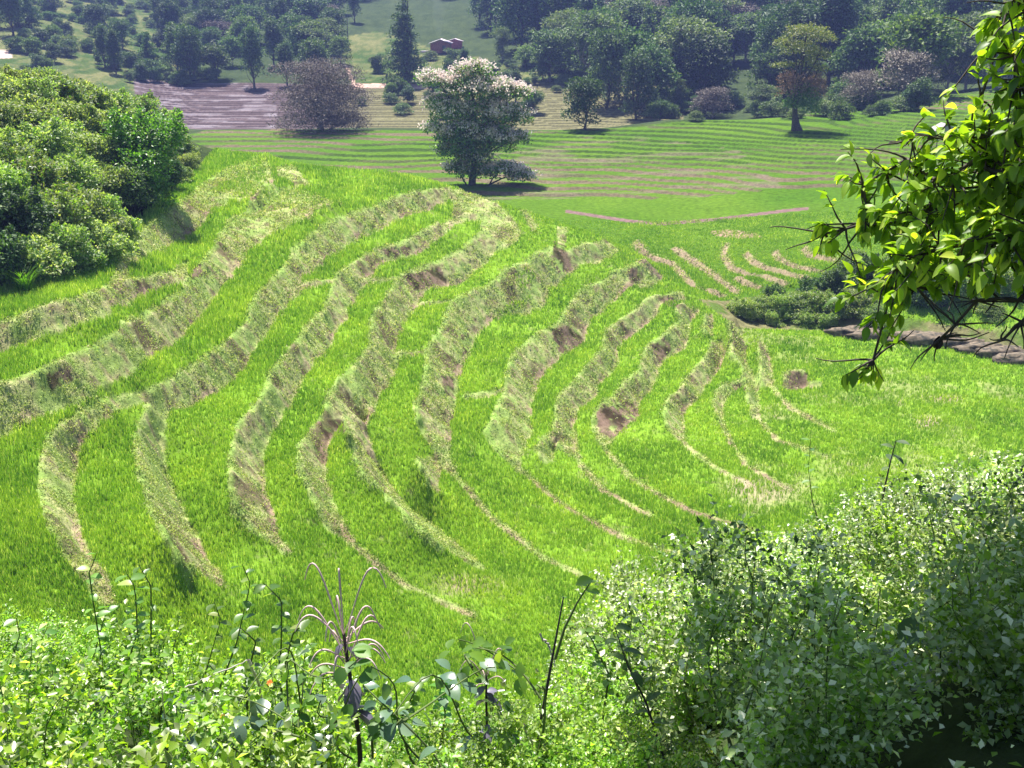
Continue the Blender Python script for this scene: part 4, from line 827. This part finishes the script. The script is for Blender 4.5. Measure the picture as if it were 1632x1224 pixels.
# tall individual plants in front
def at_px(px_, row, y_): return Vector([float(v) for v in uny(px_, row, y_)])
def stem_plant(name, label, pts_px, y_, leaf_L, leaf_W, nleaf, mat, stem_r=.005, stem_mat=None, cat='weed', pair=True, start=.25):
    """stem through a list of picture points at distance y_, rooted in the ground"""
    P0 = [at_px(a, b, y_) for a, b in pts_px]; root = P0[0].copy(); root.z = ground_z(root.x, root.y); o = empty(name, root, label, cat)
    pts = np.array([tuple(Vector((0, 0, -.1)))]+[tuple(p-root) for p in P0[0:]]); pts = resample(pts, 24) if True else pts
    link('stem', tubes('stem', [(pts, np.linspace(stem_r*1.5, stem_r*.45, 24))], stem_mat or M_STEM, 6), o)
    d_ = np.r_[0, np.cumsum(np.linalg.norm(np.diff(pts, axis=0), axis=1))]
    ss = np.linspace(start, .99, nleaf)*d_[-1]; c = np.stack([np.interp(ss, d_, pts[:, k]) for k in range(3)], 1)
    a = np.arange(nleaf)*(np.pi if pair else 2.4)+rng.uniform(-.4, .4, nleaf)+np.repeat(np.arange((nleaf+1)//2), 2)[:nleaf]*.9
    d = np.stack([np.cos(a), np.sin(a), rng.uniform(-.3, .5, nleaf)], 1); n_ = np.tile([0, 0, 1.], (nleaf, 1))+rnd_unit(nleaf)*.3
    sc_ = rng.uniform(.65, 1.15, nleaf)
    link('leaves', mesh_np('leaves', *big_leaf_arrays(c, d, n_, leaf_L*sc_, leaf_W*sc_, .3, .15, .5), 4, [mat], True), o); return o
M_DKST = mat_plain('dark_stem', (.05, .035, .04))
stem_plant('tall_weed', 'thin dark-stemmed weed with drooping leaves rising over the rice, right of centre', [(1395,860),(1405,800),(1418,740),(1428,702)], 7, .10, .045, 8, M_DARK, .006, M_DKST, start=.55)
stem_plant('tall_weed', 'slender weed with few leaves standing left of the thin dark-stemmed weed', [(1310,850),(1295,800),(1288,745),(1292,700)], 7.5, .09, .045, 7, M_MID, .005, start=.5)
stem_plant('bare_stalk', 'straight bare brown stalk at the bottom middle', [(852,1224),(862,1150),(880,1050),(898,952)], 3.0, .03, .02, 3, M_MID, .0055, M_DKST, 'stalk', start=.3)
stem_plant('young_shoot', 'green shoot with heart-shaped leaves leaning right behind the bare stalk', [(885,1050),(900,1000),(920,960),(945,922)], 3.2, .06, .045, 4, M_BRIGHT, .004, cat='weed', start=.85)
stem_plant('dark_stem_weed', 'dark stem leaning right with opposite drooping leaves, bottom centre right', [(1060,1215),(1030,1120),(1000,1060),(980,1000)], 3.1, .07, .04, 10, M_MID, .004, M_DKST, start=.3)
for (a, b, c_, e) in ((150,1180,130,880),(250,1190,235,900),(60,1200,70,1000),(120,1190,160,965),(310,1190,340,960),(450,1190,470,985),(30,1200,25,985),(400,1190,405,1000),(500,1190,480,1030),(640,1200,655,1085),(700,1200,690,1075),(960,1150,950,1000),(330,1150,390,900),(420,1160,440,930),(190,1100,215,915)):
    stem_plant('tall_weed', 'upright green weed with paired oval leaves rising before the lower left rice', [(a, b), ((a+c_)/2+rng.uniform(-22, 22), (b+e)/2), (c_+rng.uniform(-12, 12), e+(b-e)*.12), (c_+rng.uniform(-26, 26), e)], rng.uniform(3.6, 4.6), .06, .04, 18, M_BRIGHT, .004, start=.3)['group'] = 'upright weeds at lower left'
# spiked plants: drooping mauve flower spikes over purple-grey leaves
M_SPIKE = mat_plain('mauve_spike', (.6, .42, .4)); M_PURP = mat_leaf('purple_grey_leaf', (.09, .08, .11), (.17, .15, .19), (.28, .26, .33), .32, .15, .7, (1, 1, .7))
def spiked(label, px_, row, top, y_, nspk, s):
    nspk = int(nspk*1.7)
    head = at_px(px_, top, y_); root = Vector((head.x, head.y, 0)); root.z = ground_z(root.x, root.y); o = empty('spiked_plant', root, label, 'plant')
    hd = np.array(tuple(head-root)); pts = bent((0, 0, -.1), hd, 14, .03); link('stem', tubes('stem', [(pts, np.linspace(.011, .006, 14)*s)], M_DKST, 7), o)
    for i in range(nspk):
        a = i*2.4; r = rng.uniform(.09, .2)*s; hh = rng.uniform(.02, .18)*s+(i < 3)*.12*s; b = hd+np.array([0, 0, -.02*i*s*.4]); t = np.linspace(0, 1, 14)
        q = np.stack([b[0]+math.cos(a)*r*t**.8, b[1]+math.sin(a)*r*.7*t**.8, b[2]+hh*np.sin(np.minimum(t*2.1, 2.4))*1.1-.06*s*t**3], 1)
        link('flower_spike', tubes('flower_spike', [(q, (.0016+.0018*np.sin(np.pi*t))*s)], M_SPIKE, 6), o)
    n = 16; f = rng.uniform(.2, .97, n); c = np.stack([np.interp(f, np.linspace(0, 1, 14), pts[:, k]) for k in range(3)], 1); a = np.arange(n)*2.4
    d = np.stack([np.cos(a), np.sin(a)*.8, rng.uniform(-.9, .1, n)], 1)
    link('leaves', mesh_np('leaves', *big_leaf_arrays(c, d, np.tile([0, 0, 1.], (n, 1))+rnd_unit(n)*.4, .11*s*rng.uniform(.6, 1.1, n), .048*s, .5, .2, .5), 4, [M_PURP if 'purple' in label else M_MID], True), o); return o
spiked('spiked plant with arching mauve flower spikes and purple grey leaves, bottom centre left', 548, 1224, 1010, 3.0, 13, 1.0)
spiked('smaller dark-leaved spiked plant right of the purple-leaved one', 775, 1224, 1075, 3.0, 5, .6)
# dead pale twigs
M_TWIG = mat_plain('pale_twig', (.5, .44, .42))
def twig(label, lst, y_, r):
    P0 = [at_px(a, b, y_+k*.04) for k, (a, b) in enumerate(lst)]; root = P0[0]; pts = resample(np.array([tuple(p-root) for p in P0]), 26); pts += rng.normal(size=pts.shape)*.003
    o = link('dry_twig', tubes('dry_twig', [(pts, np.linspace(r, r*.5, 26))], M_TWIG, 5)); o.location = root; tag(o, label, 'twig')
twig('long pale dry twig lying over the lower left weeds', [(222,1122),(290,1100),(340,1075),(398,1053)], 3.2, .004)
twig('pale forked twig dropping from the long dry twig', [(398,1053),(412,1095),(425,1140),(440,1180),(455,1215)], 3.2, .006)
twig('short pale twig crossing the forked twig', [(428,1192),(440,1165),(475,1122)], 3.15, .0035)
twig('thin pale stem right of the dark-leaved spiked plant', [(835,1155),(850,1190),(856,1215)], 2.8, .004)
twig('thin grey stem beneath the green shoot', [(862,1012),(878,1035),(885,1060)], 3.1, .004)
# large-leaved vines in the near middle and on the right
def vine(name, label, n, reg, ylo, yhi, L, W, mat, cat='vine'):
    px0, row0, px1, row1 = reg; c0 = at_px((px0+px1)/2, row1, (ylo+yhi)/2); o = empty(name, c0, label, cat); ps, paths = [], []
    for i in range(max(3, n//7)):
        a = at_px(rng.uniform(px0, px1), rng.uniform((row0+row1)/2, row1), rng.uniform(ylo, yhi)); b = at_px(rng.uniform(px0, px1), rng.uniform(row0, (row0+row1)/2), rng.uniform(ylo, yhi))
        q = bent(tuple(a-c0), tuple(b-c0), 12, .12); paths.append((q, np.linspace(.004, .002, 12))); ps.append(q[2:])
    g = np.array(tuple(Vector((0, 0, ground_z(c0.x, c0.y)-c0.z)))); paths.append((bent(g, ps[0][0], 10, .05), np.linspace(.006, .004, 10)))
    link('stems', tubes('stems', paths, M_STEM, 5), o); C_ = np.concatenate(ps); c = C_[rng.choice(len(C_), n)]+rng.normal(size=(n, 3))*.02
    s_ = rng.uniform(.6, 1.2, n); link('leaves', mesh_np('leaves', *big_leaf_arrays(c, rnd_unit(n)+np.array([0, -.3, -.25]), rnd_unit(n)*.45+np.array([0, -.15, 1]), L*s_, W*s_, .35, .14, .5), 4, [mat], True), o)
M_BLUE = mat_leaf('glossy_leaf', (.06, .12, .06), (.13, .19, .11), (.2, .27, .17), .28, .25, .8)
vine('broadleaf_vine', 'broad glossy-leaved vine at the bottom centre below the rice', 46, (560,1060,830,1224), 2.4, 3.1, .06, .045, M_BLUE)
vine('broadleaf_vine', 'pale-leaved vine climbing around the smaller spiked plant', 26, (730,990,880,1130), 2.6, 3.2, .05, .038, M_BRIGHT)
vine('broadleaf_vine', 'vine with large drooping grey leaves across the right thicket', 14, (1330,985,1520,1080), 3.0, 3.5, .12, .09, M_BLUE)
vine('broadleaf_vine', 'glossy-leaved vine in the lower left corner weeds', 60, (120,1090,560,1224), 2.6, 3.3, .06, .045, M_BLUE)
vine('broadleaf_vine', 'dark-leaved vine beneath the purple spiked plant', 40, (455,1040,640,1224), 2.6, 3.1, .055, .04, M_MID)
M_ORANGE = mat_plain('orange_petal', (.8, .2, .03))
for (a, b, yq) in ((287,1098,3.2),(298,1142,3.3),(430,1088,3.1),(355,1143,3.2),(120,1222,2.9)):
    n = 7; q = np.linspace(0, 6.28, n, endpoint=False); d = np.stack([np.cos(q), np.sin(q), .3+0*q], 1)
    me = mesh_np('orange_flower', *leaf_arrays(np.zeros((n, 3)), d, np.tile([0, 0, 1.], (n, 1)), .013, .008), 3, [M_ORANGE]); o = link('orange_flower', me); o.location = at_px(a, b, yq); o.rotation_euler = (.6, 0, 0); tag(o, 'tiny orange flower among the near weeds', 'flower', 'orange flowers in the weeds')

# ------------------------------------------------------------ overhanging tree on the right
M_BIGL = mat_leaf('branch_leaf', (.05, .11, .012), (.19, .30, .03), (.42, .48, .08), .45, .5, .4, (1.8, 1.9, .45))
tr = empty('overhanging_tree', (5.2, 4.2, ground_z(5.2, 4.2)), 'broadleaf tree leaning in from the right with dark branches over the fields', 'tree')
OR = tr.location
def L_(a, b, y_): return np.array(tuple(at_px(a, b, y_)-OR))
tk = [np.array([0, 0, -.3]), np.array([-.1, 0, 1.5]), np.array([-.3, .1, 3.2]), np.array([-.2, .2, 5.2]), np.array([.2, .3, 7.2])]
link('trunk', tubes('trunk', [(resample(np.array(tk), 16), np.linspace(.17, .07, 16))], M_BARK, 10), tr)
mains = [ (tk[2], [(1700,330,4.6),(1632,262,4.6),(1605,268,4.6),(1570,300,4.7),(1520,330,4.8),(1450,345,4.9),(1380,360,5),(1310,378,5.1)]),
          (tk[2], [(1720,360,4.3),(1632,352,4.3),(1560,372,4.4),(1480,385,4.5),(1400,420,4.6),(1385,500,4.6),(1384,560,4.6)]),
          (tk[3], [(1760,200,4.8),(1632,235,4.8),(1600,250,4.8),(1575,200,4.9),(1555,150,5),(1590,60,5)]),
          (tk[3], [(1760,300,4.0),(1632,160,4.4),(1560,210,4.6),(1500,210,4.8),(1448,205,4.9)]),
          (tk[1], [(1700,400,4.5),(1632,470,4.5),(1560,462,4.6),(1530,500,4.6),(1500,528,4.7)]),
          (tk[1], [(1700,330,4.6),(1632,380,4.6),(1560,430,4.7),(1480,460,4.7),(1440,480,4.7)]),
          (tk[2], [(1700,250,4.4),(1600,290,4.5),(1560,260,4.6),(1500,300,4.7),(1450,260,4.9),(1380,300,5)]),
          (tk[3], [(1740,90,4.2),(1660,100,4.3),(1610,130,4.5),(1600,80,4.6)]),
          (tk[3], [(1760,100,4.4),(1690,30,4.5),(1640,10,4.6),(1605,25,4.7)]),
          (tk[1], [(1720,450,4.4),(1640,520,4.4),(1612,545,4.4)])]
paths, LP = [], []
for st, ps in mains:
    P_ = [st]+[L_(*p) for p in ps]; q = resample(np.array(P_), 40); q += np.cumsum(rng.normal(size=q.shape)*.003, 0); rr = np.linspace(.04, .006, 40); paths.append((q, rr)); LP.append((q, 1))
BARE = 4
tips = []
for bi, (q, _) in enumerate(list(LP)):
    for j in range(175):
        k = rng.integers(12, 40); d = rnd_unit(1)[0]*np.array([1, .7, .8]); d[2] -= .15; Ls = rng.uniform(.1, .36)*(1 if bi not in (4, 9) else .7); e = q[k]+d*Ls; s_ = bent(q[k], e, 7, .05, .06); paths.append((s_, np.linspace(.006, .002, 7)))
        if bi not in (4, 9) or rng.random() < .06: tips.append(s_)
q = LP[1][0]
for j in range(26):
    k = rng.integers(31, 40); e = q[k]+rnd_unit(1)[0]*np.array([.1, .08, .05])-np.array([0, 0, .06]); s_ = bent(q[k], e, 7, .05, .06); paths.append((s_, np.linspace(.004, .002, 7))); tips.append(s_)
link('branches', tubes('branches', paths, M_BARK, 6), tr)
c, d = [], []
for s_ in tips:
    ax = s_[-1]-s_[-3]; ax /= np.linalg.norm(ax)
    for j in range(rng.integers(5, 10)):
        p_ = s_[-1]-ax*rng.uniform(0, .10); v = rnd_unit(1)[0]; v = v-ax*np.dot(v, ax); v /= np.linalg.norm(v); c.append(p_); d.append(v*.8+ax*.7+np.array([0, 0, -.25]))
c = np.array(c); d = np.array(d); ppx, ppy = project(c[:, 0]+OR.x, c[:, 1]+OR.y, c[:, 2]+OR.z)
env = in_poly(ppx, ppy, [(1700,-60),(1570,-30),(1562,30),(1565,90),(1500,115),(1490,150),(1445,185),(1435,215),(1480,232),(1440,262),(1360,235),(1330,290),(1300,340),(1290,395),(1330,400),(1345,455),(1335,520),(1350,600),(1425,600),(1440,520),(1490,520),(1440,470),(1560,450),(1640,470),(1760,500),(1900,0)])
c, d = c[env], d[env]; n = len(c); s_ = rng.uniform(.6, 1.2, n); print('branch leaves', n)
link('leaves', mesh_np('leaves', *big_leaf_arrays(c, d, rnd_unit(n)*.5+np.array([0, 0, .9]), .076*s_, .040*s_, .4, .2, .62), 4, [M_BIGL], True), tr)
# hanging lower tip and the dead leaf
# upper crown outside the frame, which shades the near right bank
lb = [((rng.uniform(-2.2, 2.4), rng.uniform(-1.2, 2.0), rng.uniform(3.2, 8.)), (1., 1., .6)) for _ in range(26)]
lb = [l for l in lb if l[0][1]+OR.y < 4.9 and (l[0][0]+OR.x-1.1)/(l[0][1]+OR.y) > .52 or (l[0][2]+OR.z) > .9]
bough = [((rng.uniform(.3, 3.4)-OR.x, rng.uniform(3.5, 4.6)-OR.y, rng.uniform(.95, 1.7)-OR.z), (.5, .4, .22)) for _ in range(48)]
paths = [(bent(tk[3], b_l[0], 8, .05), np.linspace(.03, .006, 8)) for b_l in bough[::3]]
link('boughs', tubes('boughs', paths, M_BARK, 6), tr)
cr_ = link('crown', mesh_np('crown', *crown(lb, 14000, .12, .065), 3, [M_BIGL]), tr)
cr2 = link('crown', mesh_np('crown', *crown(bough, 36000, .12, .07), 3, [M_BIGL]), tr)
dl = link('dead_leaf', mesh_np('dead_leaf', *big_leaf_arrays(np.zeros((3, 3)), np.array([(0, 0, -1.), (.15, 0, -1), (-.2, .1, -1)]), np.array([(0, -1., 0), (.3, -1, 0), (-.4, -1, 0)]), .07, .03, .2, .3, .5), 4, [M_DKST], True)); dl.location = at_px(1497, 535, 4.7); tag(dl, 'withered dark leaf hanging alone from the lowest twig', 'dead leaf')

# ------------------------------------------------------------ haze
v = bpy.data.materials.new('haze'); v.use_nodes = True; t = v.node_tree; t.nodes.remove(t.nodes['Principled BSDF'])
pv = t.nodes.new('ShaderNodeVolumePrincipled'); pv.inputs['Color'].default_value = (.34, .44, 1, 1); pv.inputs['Density'].default_value = .0004; pv.inputs['Anisotropy'].default_value = .2
t.links.new(pv.outputs[0], t.nodes['Material Output'].inputs['Volume'])
zlo, zhi = float(min(V[:, 2].min(), bV[:, 2].min()))-1.5, float(max(V[:, 2].max(), bV[:, 2].max()))+25
hz = box('haze', (0, 315, (zlo+zhi)/2), (1700, 1010, zhi-zlo), v); tag(hz, kind='stuff')
